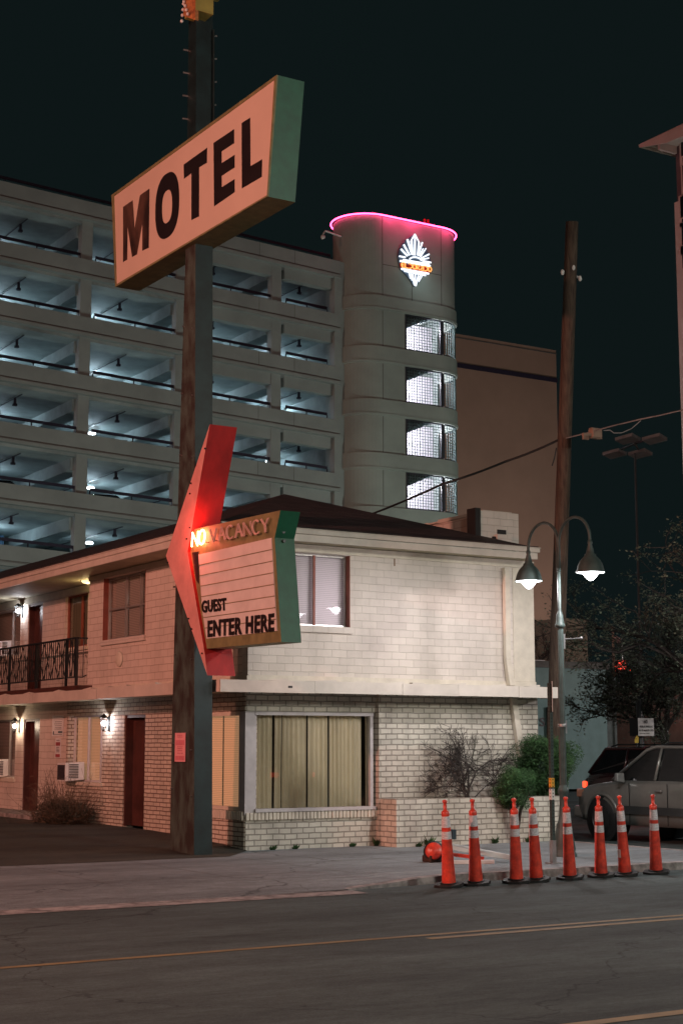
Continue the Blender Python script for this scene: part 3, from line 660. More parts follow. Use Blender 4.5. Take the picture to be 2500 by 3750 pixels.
# ------------------------------------------------------------------ motel sign on its tall pole
sign = thing('motel_sign', (10.85, 21.9, 0), 'tall pylon sign with a coral panel reading MOTEL above a red arrow', 'sign')
PX, PW = 10.83, .31
def polesec(z, depth, dx=0): return [(PX+dx, 21.9, z), (PX+PW+dx, 21.9, z), (PX+PW+dx, 21.9+depth, z), (PX+dx, 21.9+depth, z)]
lev = [(.0, .86, 0), (2.0, .80, -.025), (4.6, .66, -.06), (7.0, .52, -.09), (9.6, .37, -.12), (11.3, .33, -.14), (14.6, .25, -.185)]
w = WMB().mat(M['poledark'])
for i in range(len(lev)-1):
    a = polesec(lev[i][0], lev[i][1], lev[i][2]); c = polesec(lev[i+1][0], lev[i+1][1], lev[i+1][2])
    n = len(w.v); w.v += [tuple(Vector(q)-Vector((0, 0, 0))) for q in a+c]
    for f_, mm in (((0, 1, 5, 4), 'poledark'), ((1, 2, 6, 5), 'poledark'), ((2, 3, 7, 6), 'polepaint'), ((3, 0, 4, 7), 'polepaint' if i < 5 else 'poledark')):  # topmost left face takes the shaded colour, as less light reaches it
        w.mat(M[mm]); w.f.append([n+k for k in f_]); w.m.append(w.cur); w.sm.append(False)
w.mat(M['poledark']); 
w.part('pole', None, sign)
def bolt(a, c, r, m='steel'):
    w = WMB(); w.tube([a, c], r, 6); w.part('bolt', M[m], sign)
for z in (.9, 1.6, 3.0, 3.9, 6.2, 7.2, 8.3):
    dd = .86-.05*z
    bolt((PX-.012*z-.03, 21.98, z), (PX-.012*z+.02, 21.98, z), .012); bolt((PX-.012*z-.04, 21.9+dd-.05, z+.1), (PX-.012*z+.02, 21.9+dd-.05, z+.1), .012)
for z in (11.9, 12.3, 12.7, 13.1):
    bolt((10.70, 22.20, z), (10.60, 22.24, z+.01), .016); bolt((10.98, 21.88, z+.2), (11.03, 21.86, z+.2), .016)
w = WMB(); w.tube([(11.00, 21.86, 11.0), (10.97, 21.86, 13.4)], .016, 6); w.part('conduit', M['poledark'], sign)
# MOTEL cabinet
SX0, SX1 = 10.62, 11.08
S1 = 900/1568
def m2(x, y, X=SX0): q = onx(350+x*S1, y*S1, X); return (q[1], q[2])
cab = [m2(106, 1245), m2(1160, 478), m2(1100, 1254), m2(130, 1832)]
w = WMB().mat(M['olive'])
vs = [(SX0+.015, p[0], p[1]) for p in cab]+[(SX1, p[0], p[1]) for p in cab]
w.add(vs, [(3, 2, 1, 0), (4, 5, 6, 7)]); w.mat(M['olive']).add(vs, [(0, 1, 5, 4), (2, 3, 7, 6), (3, 0, 4, 7)]); w.mat(M['green']).add(vs, [(1, 2, 6, 5)])
cb = w.part('motel_cabinet', None, sign)
inn = [m2(120, 1252), m2(1144, 508), m2(1097, 1246), m2(136, 1815)]
w = WMB(); w.prism(inn, 'x', SX0+.004, SX0+.016); w.part('sign_face', M['salmonface'], cb)
w = WMB()
for i in range(4):
    a, c = Vector((0, *cab[i])), Vector((0, *cab[(i+1) % 4])); ia, ic = Vector((0, *inn[i])), Vector((0, *inn[(i+1) % 4]))
    w.add([(SX0-.012, a.y, a.z), (SX0-.012, c.y, c.z), (SX0-.012, ic.y, ic.z), (SX0-.012, ia.y, ia.z), (SX0+.016, a.y, a.z), (SX0+.016, c.y, c.z), (SX0+.016, ic.y, ic.z), (SX0+.016, ia.y, ia.z)], [(0, 1, 2, 3), (0, 4, 5, 1), (3, 2, 6, 7)])
w.part('retainer', M['olive'], cb)
LET = {'M': [(177, 1320), (238, 1278), (250, 1462), (284, 1246), (344, 1204), (340, 1580), (299, 1600), (300, 1420), (265, 1622), (234, 1640), (205, 1440), (203, 1656), (177, 1672)],
       'T': [(563, 1050), (712, 943), (710, 1038), (661, 1068), (660, 1380), (612, 1404), (612, 1105), (565, 1140)],
       'E': [(753, 912), (884, 824), (884, 913), (804, 966), (804, 1042), (887, 988), (887, 1068), (804, 1122), (805, 1194), (887, 1143), (887, 1226), (757, 1316)],
       'L': [(932, 785), (986, 751), (988, 1060), (1062, 1017), (1060, 1128), (934, 1202)]}
for ch, poly in LET.items():
    w = WMB(); w.prism([m2(*p) for p in poly], 'x', SX0-.002, SX0+.003); w.part('letter_'+ch.lower(), M['wornletter'] if ch == 'M' else M['blackletter'], cb)
def sup(c, u, v, n=36, e=2.4):
    out = []
    for k in range(n):
        a = 2*math.pi*k/n; ca, sa = math.cos(a), math.sin(a)
        x = math.copysign(abs(ca)**(2/e), ca); y = math.copysign(abs(sa)**(2/e), sa)
        out.append(m2(c[0]+u[0]*x+v[0]*y, c[1]+u[1]*x+v[1]*y))
    return out
o1 = sup((458, 1311), (76, -46), (0, 206)); o2 = sup((457, 1318), (33, -20), (0, 104))
w = WMB(); n = 36
vs = [(SX0-.002, p[0], p[1]) for p in o1]+[(SX0-.002, p[0], p[1]) for p in o2]+[(SX0+.003, p[0], p[1]) for p in o1]+[(SX0+.003, p[0], p[1]) for p in o2]
fs = []
for k in range(n):
    j = (k+1) % n; fs += [(k, j, n+j, n+k), (k, 2*n+k, 2*n+j, j), (n+k, n+j, 3*n+j, 3*n+k)]
w.add(vs, fs); w.part('letter_o', M['blackletter'], cb)
# red arrow (chevron box) and the vacancy board
AX0, AX1 = 10.55, 11.02
S2 = 700/1568
def m3(x, y, X=AX0): q = onx(550+x*S2, 1500+y*S2, X); return (q[1], q[2])
cv = [m3(490, 120), m3(130, 1200), m3(470, 2180), m3(448, 2000), m3(308, 1165)]
w = WMB().mat(M['pinkarrow']); n = 5
vs = [(AX0, p[0], p[1]) for p in cv]+[(AX1, p[0], p[1]) for p in cv]
w.add(vs, [(0, 1, 4), (1, 2, 3, 4)]); w.mat(M['redarrow']).add(vs, [(5, 9, 6), (6, 9, 8, 7)]+[(i, (i+1) % n, (i+1) % n+n, i+n) for i in range(n)])
w.part('red_arrow', None, sign)
for x, y in ((455, 320), (340, 605), (330, 690), (330, 970), (305, 1060), (150, 1255), (200, 1455), (320, 1715), (345, 1800), (430, 2000)):
    p = m3(x, y); bolt((AX0-.02, p[0], p[1]), (AX0+.01, p[0], p[1]), .014, 'iron')
BX0, BX1 = 10.60, 10.92
def m4(x, y, X=BX0): q = onx(550+x*S2, 1500+y*S2, X); return (q[1], q[2])
bd = [m4(330, 988), m4(1068, 826), m4(1020, 1050), m4(1075, 1906), m4(452, 1962), m4(318, 1172)]
w = WMB().mat(M['olive']); n = 6
vs = [(BX0, p[0], p[1]) for p in bd]+[(BX1, p[0], p[1]) for p in bd]
w.add(vs, [(0, 1, 2, 5), (5, 2, 3, 4)]); w.add(vs, [(6, 11, 8, 7), (11, 10, 9, 8), (0, 6, 7, 1), (3, 9, 10, 4)]); w.mat(M['green']).add(vs, [(1, 7, 8, 2), (2, 8, 9, 3)])
bdo = w.part('vacancy_board', None, sign)
w = WMB(); w.prism([m4(402, 1190), m4(1000, 1052), m4(1045, 1815), m4(468, 1880), m4(432, 1640)], 'x', BX0-.012, BX0-.001); w.part('marquee_panel', M['panel'], bdo)
w = WMB()
for k in range(1, 8):
    t = k/8; a = m4(402+50*t, 1190+690*t); c = m4(1000+45*t, 1052+763*t)
    w.tube([(BX0-.016, a[0], a[1]), (BX0-.016, c[0], c[1])], .006, 5)
w.part('letter_track', M['olive'], bdo)
w = WMB(); w.prism([m4(345, 1172), m4(400, 1165), m4(402, 1430), m4(380, 1400)], 'x', BX0-.003, BX0-.001); w.part('dark_gap', M['iron'], bdo)
def btext(s, pts, name, m, bold=.036):
    (ax_, ay_), (bx_, by_), (cx_, cy_) = [m4(*p) for p in pts]    # lower-left, lower-right, upper-left as read
    w = WMB()
    text_mb(w, s, lambda u, v, t: (BX0-.015-t, ax_+(bx_-ax_)*u+(cx_-ax_)*v, ay_+(by_-ay_)*u+(cy_-ay_)*v), 1, 1, .012, bold)
    return w.part(name, m, bdo)
btext('GUEST', [(436, 1670), (636, 1648), (434, 1568)], 'guest_lettering', M['blackletter'])
btext('ENTER HERE', [(482, 1868), (1026, 1818), (484, 1732)], 'enter_here_lettering', M['blackletter'])
# neon strokes
STR = {'N': [[(0, 0), (0, 1), (1, 0), (1, 1)]], 'O': [[(.5+.5*math.cos(a), .5+.5*math.sin(a)) for a in [2*math.pi*k/16 for k in range(17)]]],
       'V': [[(0, 1), (.5, 0), (1, 1)]], 'A': [[(0, 0), (.5, 1), (1, 0)], [(.2, .38), (.8, .38)]], 'C': [[(.5+.5*math.cos(a), .5+.5*math.sin(a)) for a in [math.pi*.25+math.pi*1.5*k/14 for k in range(15)]]],
       'Y': [[(0, 1), (.5, .5), (1, 1)], [(.5, .5), (.5, 0)]], 'E': [[(1, 1), (.25, .95), (0, .5), (.25, .05), (1, 0)], [(0, .5), (.8, .5)]], 'L': [[(0, 1), (0, .05), (.9, -.05)]],
       'D': [[(0, 0), (.5, 0), (1, .35), (1, .7), (.5, 1), (-.15, 1)]], 'R': [[(0, 0), (0, 1), (.7, .95), (.8, .65), (.1, .5), (1, -.05)]], 'a': [[(.1, .9), (.7, .9), (.9, .6), (.9, 0), (.3, 0), (.1, .25), (.3, .5), (.9, .5)]]}
M['neon_on'] = emis('lit_neon_tube', (1, .30, .12), 26); M['neon_off'] = plain('unlit_neon_tube', (.80, .52, .46), .25, var=.1)
def neon_word(mb, s, fn, gap=.28, r=.01, dbl=None):
    n = len(s); wd = 1/(n+(n-1)*gap)
    for i, ch in enumerate(s):
        x0 = i*wd*(1+gap)
        for off in (dbl or [(0, 0)]):
            for st in STR[ch]: mb.tube([fn(x0+(p[0]+off[0])*wd, p[1]+off[1]) for p in st], r, 6)
A, B_, C_ = m4(366, 1128), m4(470, 1100), m4(372, 1012)
w = WMB(); neon_word(w, 'NO', lambda u, v: (BX0-.05, A[0]+(B_[0]-A[0])*u+(C_[0]-A[0])*v, A[1]+(B_[1]-A[1])*u+(C_[1]-A[1])*v), .2, .0125); w.part('neon_no', M['neon_on'], bdo)
qn = m4(418, 1065); point('neon_no_light', (BX0-.22-10.85+.05, qn[0]-21.9+.02, qn[1]+.08), (1, .10, .07), 30, .12, sign)
A2, B2, C2 = m4(520, 1092), m4(1000, 1005), m4(515, 985)
w = WMB(); neon_word(w, 'VACANCY', lambda u, v: (BX0-.05, A2[0]+(B2[0]-A2[0])*u+(C2[0]-A2[0])*v, A2[1]+(B2[1]-A2[1])*u+(C2[1]-A2[1])*v), .25, .009, [(-.06, 0), (.10, .02)]); w.part('neon_vacancy', M['neon_off'], bdo)
w = WMB()
for x in (480, 560, 640, 720, 800, 880, 960, 420):
    p = m4(x, 1090-(x-480)*.17); w.tube([(BX0, p[0], p[1]), (BX0-.05, p[0], p[1])], .006, 5)
w.part('neon_support', M['iron'], bdo)
w = WMB(); 
for (x, y) in ((1085, 1005), (1090, 1080)):
    q = ony(550+x*S2, 1500+y*S2, bd[2][0]); w.tube([(q[0], bd[2][0]-.04, q[2]), (q[0], bd[2][0]+.05, q[2])], .025, 8)
w.part('conduit_hole', M['iron'], bdo)
# yellow bulb sign at the very top
M['yellowsign'] = plain('yellow_sign_paint', (.42, .33, .08), .5, var=.15); M['orangesign'] = plain('orange_sign_paint', (.60, .24, .08), .5, var=.2, scale=9, c2=(.20, .07, .03))
w = WMB().mat(M['orangesign']); n = 0
q = [m2(x, y, 10.5) for x, y in ((610, -260), (640, -260), (636, 128), (557, 100))]
vs = [(10.5, p[0], p[1]) for p in q]+[(10.56, p[0], p[1]) for p in q]; w.add(vs, [(0, 1, 2, 3), (4, 7, 6, 5), (0, 4, 5, 1), (1, 5, 6, 2), (2, 6, 7, 3), (3, 7, 4, 0)])
yn = q[2][0]
w.mat(M['yellowsign']); xa = ony(350+638*S1, 60*S1, yn)[0]; xb = ony(350+752*S1, 60*S1, yn)[0]; z0 = ony(350+640*S1, 62*S1, yn)[2]
w.box(xa, xb, yn, yn+.4, z0, z0+1.6); w.box(xb, xb+.22, yn+.02, yn+.3, z0+.40, z0+.9)
tp = w.part('bulb_arrow', None, sign)
w = WMB(); w.smooth = True
for k in range(4):
    p = m2(582-k*8+10, 90-k*26, 10.48)
    for c_ in ((10.47, p[0], p[1]), (10.50, q[3][0]+.03-.02*k, p[1])): w = WMB(); w.smooth = True; w.ball(c_, .03, 8, 5); w.part('bulb', M['white'], tp)
na = wx((679, 2790), 10.79); nb = wx((643, 2684), 10.79)
notice('pole_notice', 'x', 10.795, (na[0], na[1]), (nb[0], nb[1]), 'pink paper notice taped on the sign pole', [('pinkprint', .08, .92, .57, .75), ('pinkprint', .08, .92, .05, .2)]+textlines('pinkprint', [.9, .84, .5, .44, .37, .28], .2, .8), fm=M['pinkpaper'])

# ------------------------------------------------------------------ parking garage with ramped decks
GY, GS = 75.0, .0446
def shear(x, y, z): return (x, y, z-GS*(x-25.5))
garage = thing('parking_garage', (25.5, GY, 0), 'pale concrete parking garage with open sloping decks lit blue white inside', 'parking garage')
def gpart(name, m, fn, parent=garage):
    w = WMB(); w.xf = shear; fn(w); return w.part(name, m, parent)
GX0, GX1 = 6.0, 46.05
LV = [30.51-3.14*k-(.0 if k == 0 else .07) for k in range(10)]
cols = [6.6, 12.4, 18.2, 24.35, 30.09, 35.66, 41.63]
def f_(w):
    for k, z in enumerate(LV):
        w.box(GX0, GX1, GY, GY+.3, z-.86, z); w.box(GX0, GX1, GY-.08, GY+.3, z-1.04, z-.862)
gp = gpart('parapet', M['conc'], f_)
def f_(w):
    for z in LV:
        w.box(GX0, GX1, GY-.006, GY, z-.80, z-.76)
        for x in (37.65, 40.7, 43.0): w.box(x-.012, x+.012, GY-.005, GY, z-.76, z-.01)
gpart('joint', M['seam'], f_, gp)
def f_(w):
    for z in LV[:-1]:
        w.box(36.5, 41.63, GY+.25, GY+.75, z-1.70, z-1.04); w.box(42.47, 45.68, GY+.25, GY+.75, z-1.70, z-1.04)
gpart('spandrel_beam', M['conc'], f_)
for x in cols: gpart('column', M['conc'], lambda w: w.box(x, x+.62, GY+.22, GY+.72, 0, LV[0]-.9))
gpart('column', M['conc'], lambda w: w.box(45.68, 46.4, GY+.02, GY+1.0, 0, LV[0]-.02))
def f_(w):
    for z in LV: w.box(GX0, GX1, GY+.3, GY+24, z-1.2, z-1.03)
gpart('deck', M['deck'], f_)
def f_(w):
    for z in LV[:-1]:
        for x in cols: w.box(x-.1, x+.75, GY+.75, GY+24, z-1.85, z-1.2)
gpart('deck_beam', M['deck'], f_)
gpart('back_wall', M['deck'], lambda w: w.box(GX0, GX1, GY+24, GY+24.3, 0, LV[0]-1))
gpart('end_wall', M['deck'], lambda w: w.box(46.1, 46.4, GY+1.0, GY+24.3, 0, LV[0]-.02))
gpart('ramp_panel', plain('blue_ramp_panel', (.06, .14, .24), .8), lambda w: [w.box(26.2, 29.4, GY+9, GY+9.2, z-2.6, z-1.3) for z in LV[4:6]])
M['white_rail'] = plain('pale_rail', (.6, .6, .62), .5)
def f_(w):
    for k, z in enumerate(LV):
        for a, c in list(zip([x+.85 for x in cols], cols[1:]+[45.68])) if k else [(GX0, 45.6)]:
            if a > 42: a += .15; c -= .3
            w.box(a, c, GY+.33, GY+.37, z+.25, z+.41)
            for p in (a, (a+c)/2, c): w.box(p-.03, p+.03, GY+.335, GY+.375, z-.02, z+.248)
            w.box(a, c, GY+.335, GY+.365, z-.01, z+.025)
gpart('guard_rail', M['navy'], f_)
def f_(w):
    for z in LV[:-1]:
        for x in (21.5, 27.4, 33.2, 38.9, 44.6):
            w.box(x-.02, x+.02, GY+1.2, GY+24, z-1.30, z-1.26)
            w.box(x-.06, x+.06, GY+2.2, GY+2.3, z-1.62, z-1.26); w.box(x-.1, x+.1, GY+2.15, GY+2.35, z-1.70, z-1.58)
gpart('pipe', M['navy'], f_)
M['garage_bulb'] = emis('garage_lamp', (.85, .92, 1), 6)
for k, z in enumerate(LV[:7]):
    for x in (22.0, 27.6, 33.5, 39.6, 45.0):
        zz = z-GS*(x-25.5)
        yl = GY+6.5
        w = WMB(); w.lathe([(.16, -1.45), (.22, -1.5), (.22, -1.58), (.0, -1.62)], (x, yl, zz), 12); w.part('ceiling_light', M['garage_bulb'], garage)
        point('garage_lamp_light', (x-25.5, yl-GY, zz-1.72), (.66, .86, 1), random.choice((90, 140, 170, 210)) if k else 75, .12, garage)
# stair tower beside it
TX0, TX1, TY, TR = 48.15, 52.34, 73.7, 1.9
tower = thing('stair_tower', (50.2, TY+TR, 0), 'round ended stair tower with a pink neon rim, glass block windows and a lit emblem', 'tower')
def outline(off=0., n=14):
    r = TR+off; o = [(TX0, TY-off), (TX1, TY-off)]
    for k in range(1, n*2): a = -math.pi/2+math.pi*k/(2*n); o.append((TX1+r*math.cos(a), TY+TR+r*math.sin(a)))
    o += [(TX1, TY+2*TR+off), (TX0, TY+2*TR+off)]
    for k in range(1, n*2): a = math.pi/2+math.pi*k/(2*n); o.append((TX0+r*math.cos(a), TY+TR+r*math.sin(a)))
    return o
def shellpart(z0, z1, off, skip=None, name='wall', m=None):
    """outer shell between heights; skip(x, y) leaves out the glazed stretch"""
    w = WMB(); oo = outline(off); oi = outline(off-.25); n = len(oo)
    for i in range(n):
        j = (i+1) % n; a, c, d, e = oo[i], oo[j], oi[j], oi[i]
        mx_, my_ = (a[0]+c[0])/2, (a[1]+c[1])/2
        if i == 0 and skip:
            c = (49.75, TY-off); d = (49.75, TY-off+.25)
        elif skip and skip(mx_, my_): continue
        w.add([(a[0], a[1], z0), (c[0], c[1], z0), (d[0], d[1], z0), (e[0], e[1], z0), (a[0], a[1], z1), (c[0], c[1], z1), (d[0], d[1], z1), (e[0], e[1], z1)], [(0, 1, 5, 4), (4, 5, 6, 7), (2, 3, 7, 6), (3, 2, 1, 0), (1, 2, 6, 5), (0, 4, 7, 3)])
    return w.part(name, m or M['conc2'], tower)
TW = [(26.63, 24.50), (23.46, 21.36), (20.35, 18.22), (17.20, 15.09), (14.06, 11.95)]
shellpart(27.5, 32.32, 0)
prev = 27.5
glz = lambda x, y: x > TX1-.01 and y < TY+TR+.9
for i, (zt, zb) in enumerate(TW):
    shellpart(zt+.03, prev, .10, name='band'); shellpart(zb-.03, zt+.03, 0, skip=glz)
    shellpart(zt+.10, zt+.17, .135, name='ledge'); prev = zb-.03
shellpart(0, prev, .10, name='band')
w = WMB()
for z0, z1 in [(27.5, 32.3)]+[(b_, a_) for a_, b_ in TW]:
    for x in (TX0, 49.7 if z1 < 27 else TX1): w.box(x-.02, x+.02, TY-.006, TY, z0, z1)
w.box(TX0, TX1, TY-.005, TY, 29.40, 29.44); w.box(50.2, 50.24, TY-.006, TY, 27.5, 29.4)
w.part('joint', M['seam'], tower)
M['gbframe'] = plain('dark_window_frame', (.035, .045, .06), .5); M['mortar'] = plain('glass_block_joint', (.10, .17, .17), .5); M['stairwall'] = plain('white_stair_wall', (.80, .78, .82), .8, var=.05)
M['gblock'] = glass('glass_block', (.88, .9, .95), .8, .15)
for i, (zt, zb) in enumerate(TW[:4]):
    w = WMB(); x0, x1 = 49.78, 52.22
    w.box(x0-.05, x0+.03, TY-.02, TY+.08, zb, zt); w.box(x0+.03, TX1+.02, TY-.02, TY+.08, zt-.07, zt); w.box(x0+.03, TX1+.02, TY-.02, TY+.08, zb, zb+.06); w.box(x1, TX1+.12, TY-.03, TY+.08, zb+.06, zt-.07)
    arcp = [(TX1+(TR+.0)*math.cos(a), TY+TR+(TR+.0)*math.sin(a)) for a in [-math.pi/2+R(4)+R(88)*k/14 for k in range(15)]]
    for za, zc in ((zt-.07, zt), (zb, zb+.06)):
        for k in range(14):
            a, c = arcp[k], arcp[k+1]; w.add([(a[0], a[1], za), (c[0], c[1], za), (c[0], c[1], zc), (a[0], a[1], zc), (a[0]-.05, a[1]+.08, za), (c[0]-.05, c[1]+.08, za), (c[0]-.05, c[1]+.08, zc), (a[0]-.05, a[1]+.08, zc)], [(0, 1, 2, 3), (0, 4, 5, 1), (3, 2, 6, 7)])
    wf = w.part('window', M['gbframe'], tower)
    w = WMB(); nv = 13
    for k in range(1, nv): x = x0+.03+(x1-x0-.03)*k/nv; w.box(x-.012, x+.012, TY+.01, TY+.05, zb+.06, zt-.07)
    rows_ = [zb+.06+(zt-zb-.13)*k/12 for k in range(1, 12)]
    for z in rows_: w.box(x0+.03, x1, TY+.012, TY+.048, z-.014, z+.014)
    for k in range(1, 14):
        a = arcp[k]; w.box(a[0]-.02, a[0]+.02, a[1]-.02, a[1]+.02, zb+.06, zt-.07)
    for z in rows_:
        for k in range(14):
            a, c = arcp[k], arcp[k+1]; w.add([(a[0], a[1], z-.014), (c[0], c[1], z-.014), (c[0], c[1], z+.014), (a[0], a[1], z+.014)], [(0, 1, 2, 3)])
    w.part('block_grid', M['mortar'], wf)
    w = WMB(); w.quad((x0, TY+.03, zb), (x1, TY+.03, zb), (x1, TY+.03, zt), (x0, TY+.03, zt)); w.part('pane', M['gblock'], wf)
    # stair flight and landing inside
    w = WMB(); w.prism([(49.3, zt-1.05), (52.0, zt+.15), (49.3, zt+.15)], 'y', TY+.14, TY+1.0); w.part('stair_flight', plain('teal_stair_soffit', (.06, .11, .12), .8), tower)
    w = WMB(); w.box(49.0, 53.7, TY+2.9, TY+3.0, zb-.3, zt+.4); w.box(49.0, 53.5, TY+.5, TY+2.9, zb-.35, zb-.25); w.box(48.95, 49.0, TY+.3, TY+3.0, zb-.3, zt+.4); w.part('stair_wall', M['stairwall'], tower)
    point('stair_light', (51.6-50.2, -TR+1.2, zt-.35), (1, .95, 1), 360, .15, tower)
# neon rim
M['neon_pink'] = emis('pink_neon_tube', (1, .05, .19), 12); M['neon_white'] = emis('white_neon_tube', (.86, .92, 1), 1.5); M['neon_orange'] = emis('orange_neon_tube', (1, .34, .08), 2.0); M['redboard'] = plain('red_backing', (.35, .02, .02), .5)
oo = outline(.14, 10)
run = [p for p in oo if not (p[1] > TY+2*TR-.2)]
k0 = len([p for p in oo if p[0] > TX1])  # order: left arc back..front, flat, right arc
right = [p for p in oo[1:] if p[0] >= TX1 and p[1] < TY+TR*1.15]; left = [p for p in oo[2:] if p[0] < TX0 and p[1] < TY+TR*1.9]
ring = left+[oo[0]]+[(oo[0][0]+(oo[1][0]-oo[0][0])*k/4, oo[0][1]) for k in range(1, 5)]+right[1:] if right else left
w = WMB(); w.tube([(p[0], p[1], 32.36) for p in ring], .045, 6); w.part('neon_rim', M['neon_pink'], tower)
point('neon_light', (0, -TR-.5, 32.5), (1, .04, .16), 110, .4, tower)
w = WMB(); w.prism(outline(-.1), 'z', 32.1, 32.2); w.part('roof', M['conc2'], tower)
for x in (51.4, 51.65):
    w = WMB(); w.box(x-.05, x+.05, TY+.3, TY+.4, 32.3, 32.7); w.lathe([(.09, 32.7), (.07, 32.85), (0, 32.9)], (x, TY+.35, 0), 8); w.part('beacon', M['redboard'], tower)
w = WMB(); q = ony(1182, 868, 75.2); w.tube([(TX0-TR, 75.2, q[2]+.25), (q[0]+.15, 75.2, q[2]+.4), (q[0], 75.2, q[2]+.15)], .05, 6); w.ball((q[0], 75.2, q[2]), .14, 10, 6); w.part('security_camera', M['white'], tower)
# emblem: sunburst of white tubes over orange lettering
def em(x, y): q = ony(1420+x/7.84, 820+y/7.84, TY-.16); return (q[0], TY-.16, q[2])
w = WMB(); back = [(770, 285), (900, 560), (1110, 700), (1190, 870), (1250, 1100), (1225, 1250), (1180, 1430), (1000, 1520), (900, 1680), (785, 1800), (640, 1590), (520, 1440), (370, 1290), (330, 1090), (300, 930), (350, 700), (450, 550), (560, 430)]
M['emback'] = plain('blue_emblem_backing', (.10, .16, .24), .5)
w.prism([(em(*p)[0], em(*p)[2]) for p in back], 'y', TY-.10, TY-.02); emb = w.part('emblem', M['emback'], tower)
w = WMB()
for a, c, r in [((770, 900), (775, 330), .085), ((720, 900), (690, 480), .05), ((840, 900), (880, 520), .05), ((690, 880), (555, 440), .10), ((620, 900), (450, 590), .09), ((560, 920), (375, 720), .09), ((500, 960), (325, 925), .08),
                ((860, 900), (985, 530), .085), ((900, 920), (1010, 710), .07), ((930, 950), (1090, 700), .06), ((960, 980), (1180, 870), .085), ((980, 1020), (1170, 980), .07), ((990, 1060), (1235, 1110), .08),
                ((350, 1060), (1210, 1205), .10), ((430, 1020), (1180, 1150), .06), ((385, 1290), (1170, 1430), .10), ((470, 1350), (1080, 1480), .08), ((600, 1400), (640, 1570), .05), ((980, 1490), (880, 1660), .05), ((700, 1440), (760, 1760), .08), ((870, 1480), (800, 1780), .07), ((780, 1430), (785, 1780), .07), ((650, 1420), (690, 1620), .06), ((930, 1480), (860, 1620), .05)]:
    w.tube([em(*a), em(*c)], r*.62, 6)
w.tube([em(620+170*(1-math.cos(R(10+16*k)))*.5*2, 1030-95*math.sin(R(10+16*k))+k*4) for k in range(11)], .05, 6)
w.tube([em(770, 290), em(655, 500), em(700, 760)], .04, 6); w.tube([em(770, 290), em(895, 540), em(860, 780)], .04, 6)
w.part('neon_rays', M['neon_white'], emb)
w = WMB(); p = [em(340, 1120), em(1225, 1255), em(1225, 1400), em(360, 1250)]; w.prism([(a[0], a[2]) for a in p], 'y', TY-.13, TY-.101); w.part('red_panel', M['redboard'], emb)
w = WMB(); e0, e1, e2 = em(362, 1245), em(1222, 1385), em(362, 1112)
neon_word(w, 'ELDORaDO', lambda u, v: (e0[0]+(e1[0]-e0[0])*u+(e2[0]-e0[0])*v, TY-.24, e0[2]+(e1[2]-e0[2])*u+(e2[2]-e0[2])*v), .22, .034); w.part('neon_name', M['neon_orange'], emb)
for xx in (-1.6, 2.6): point('neon_light', (xx, -TR-.4, 32.45), (1, .04, .16), 60, .3, tower)
point('emblem_light', (51.0-50.2, -TR-1.2, 28.6), (.85, 1, 1), 14, .5, tower)

# ------------------------------------------------------------------ buildings beyond
M['tan'] = plain('tan_stucco', (.33, .23, .175), .85, var=.06, scale=.3)
def bld(name, x0, x1, y0, y1, z1, m, label, cat='building', cap=None, org=None):
    t = thing(name, ((x0+x1)/2, (y0+y1)/2, 0), label, cat)
    w = WMB(); w.box(x0, x1, y0, y1, 0, z1); w.part('wall', m, t)
    if cap:
        w = WMB(); w.box(x0-.1, x1+.1, y0-.1, y1+.1, z1-.002, z1+.25); w.part('coping', cap, t)
    return t
q = ony(2034, 1283, 100); tb = bld('tan_building', 60, q[0], 100, 130, q[2], M['tan'], 'tall blank tan building with one dark band, behind the stair tower')
w = WMB(); z = ony(2034, 1395, 100)[2]; w.box(60, q[0]+.05, 99.9, 99.98, z-.15, z+.22); w.part('dark_band', M['navy'], tb)
w = WMB(); w.box(60, q[0]+.03, 99.95, 99.99, q[2]-.35, q[2]-.28); w.part('joint', M['seam'], tb)
q = ony(2148, 2268, 80); t = bld('far_office_building', ony(2060, 2268, 80)[0], q[0], 80, 90, q[2], M['tan'], 'small brown blank block seen just right of the street lamp post')
M['tealwall'] = plain('teal_painted_block', (.17, .26, .25), .8, var=.08, scale=2)  # teal light put into the colour of a grey wall
q = ony(2216, 2452, 46); q0 = ony(1900, 2452, 46)
t = bld('teal_building', q0[0]-4, q[0], 46, 58, q[2], M['tealwall'], 'low teal painted building behind the street lamp', cap=M['seam'])
w = WMB(); qq = ony(2252, 2455, 47.5); w.box(q[0], qq[0], 47.5, 58, 0, q[2]-.2); w.part('side_bay', plain('grey_render', (.16, .19, .18), .8), t)
w = WMB(); a, c = ony(1974, 2660, 45.98), ony(1994, 2627, 45.98)
text_mb(w, "'S", lambda u, v, tt: (a[0]-.15+(c[0]-a[0]+.15)*u, 45.97-tt*.01, a[2]+(c[2]-a[2])*v), 1, 1, 1, .02); w.part('lettering', M['blackletter'], t)
w = WMB(); u_ = ony(2006, 2700, 45.9); v_ = ony(2045, 2590, 45.9); w.box(u_[0], v_[0], 45.7, 45.98, 0, v_[2]); w.part('dark_door', M['iron'], t)
w = WMB(); a = ony(1960, 2441, 46.5); w.box(a[0]-.2, a[0]+.3, 46.3, 46.8, q[2], q[2]+.3); w.part('roof_vent', M['white'], t)
M['rosebrick'] = plain('rose_render', (.36, .20, .155), .85, var=.15, scale=1.5, bump=.2)
a = onx(2254, 2543, 47); c = onx(2500, 2534, 47)
t = bld('rose_building', 47, 60, 20, a[1], a[2], M['rosebrick'], 'low rose rendered building behind the tree and parked cars', cap=M['tan'])
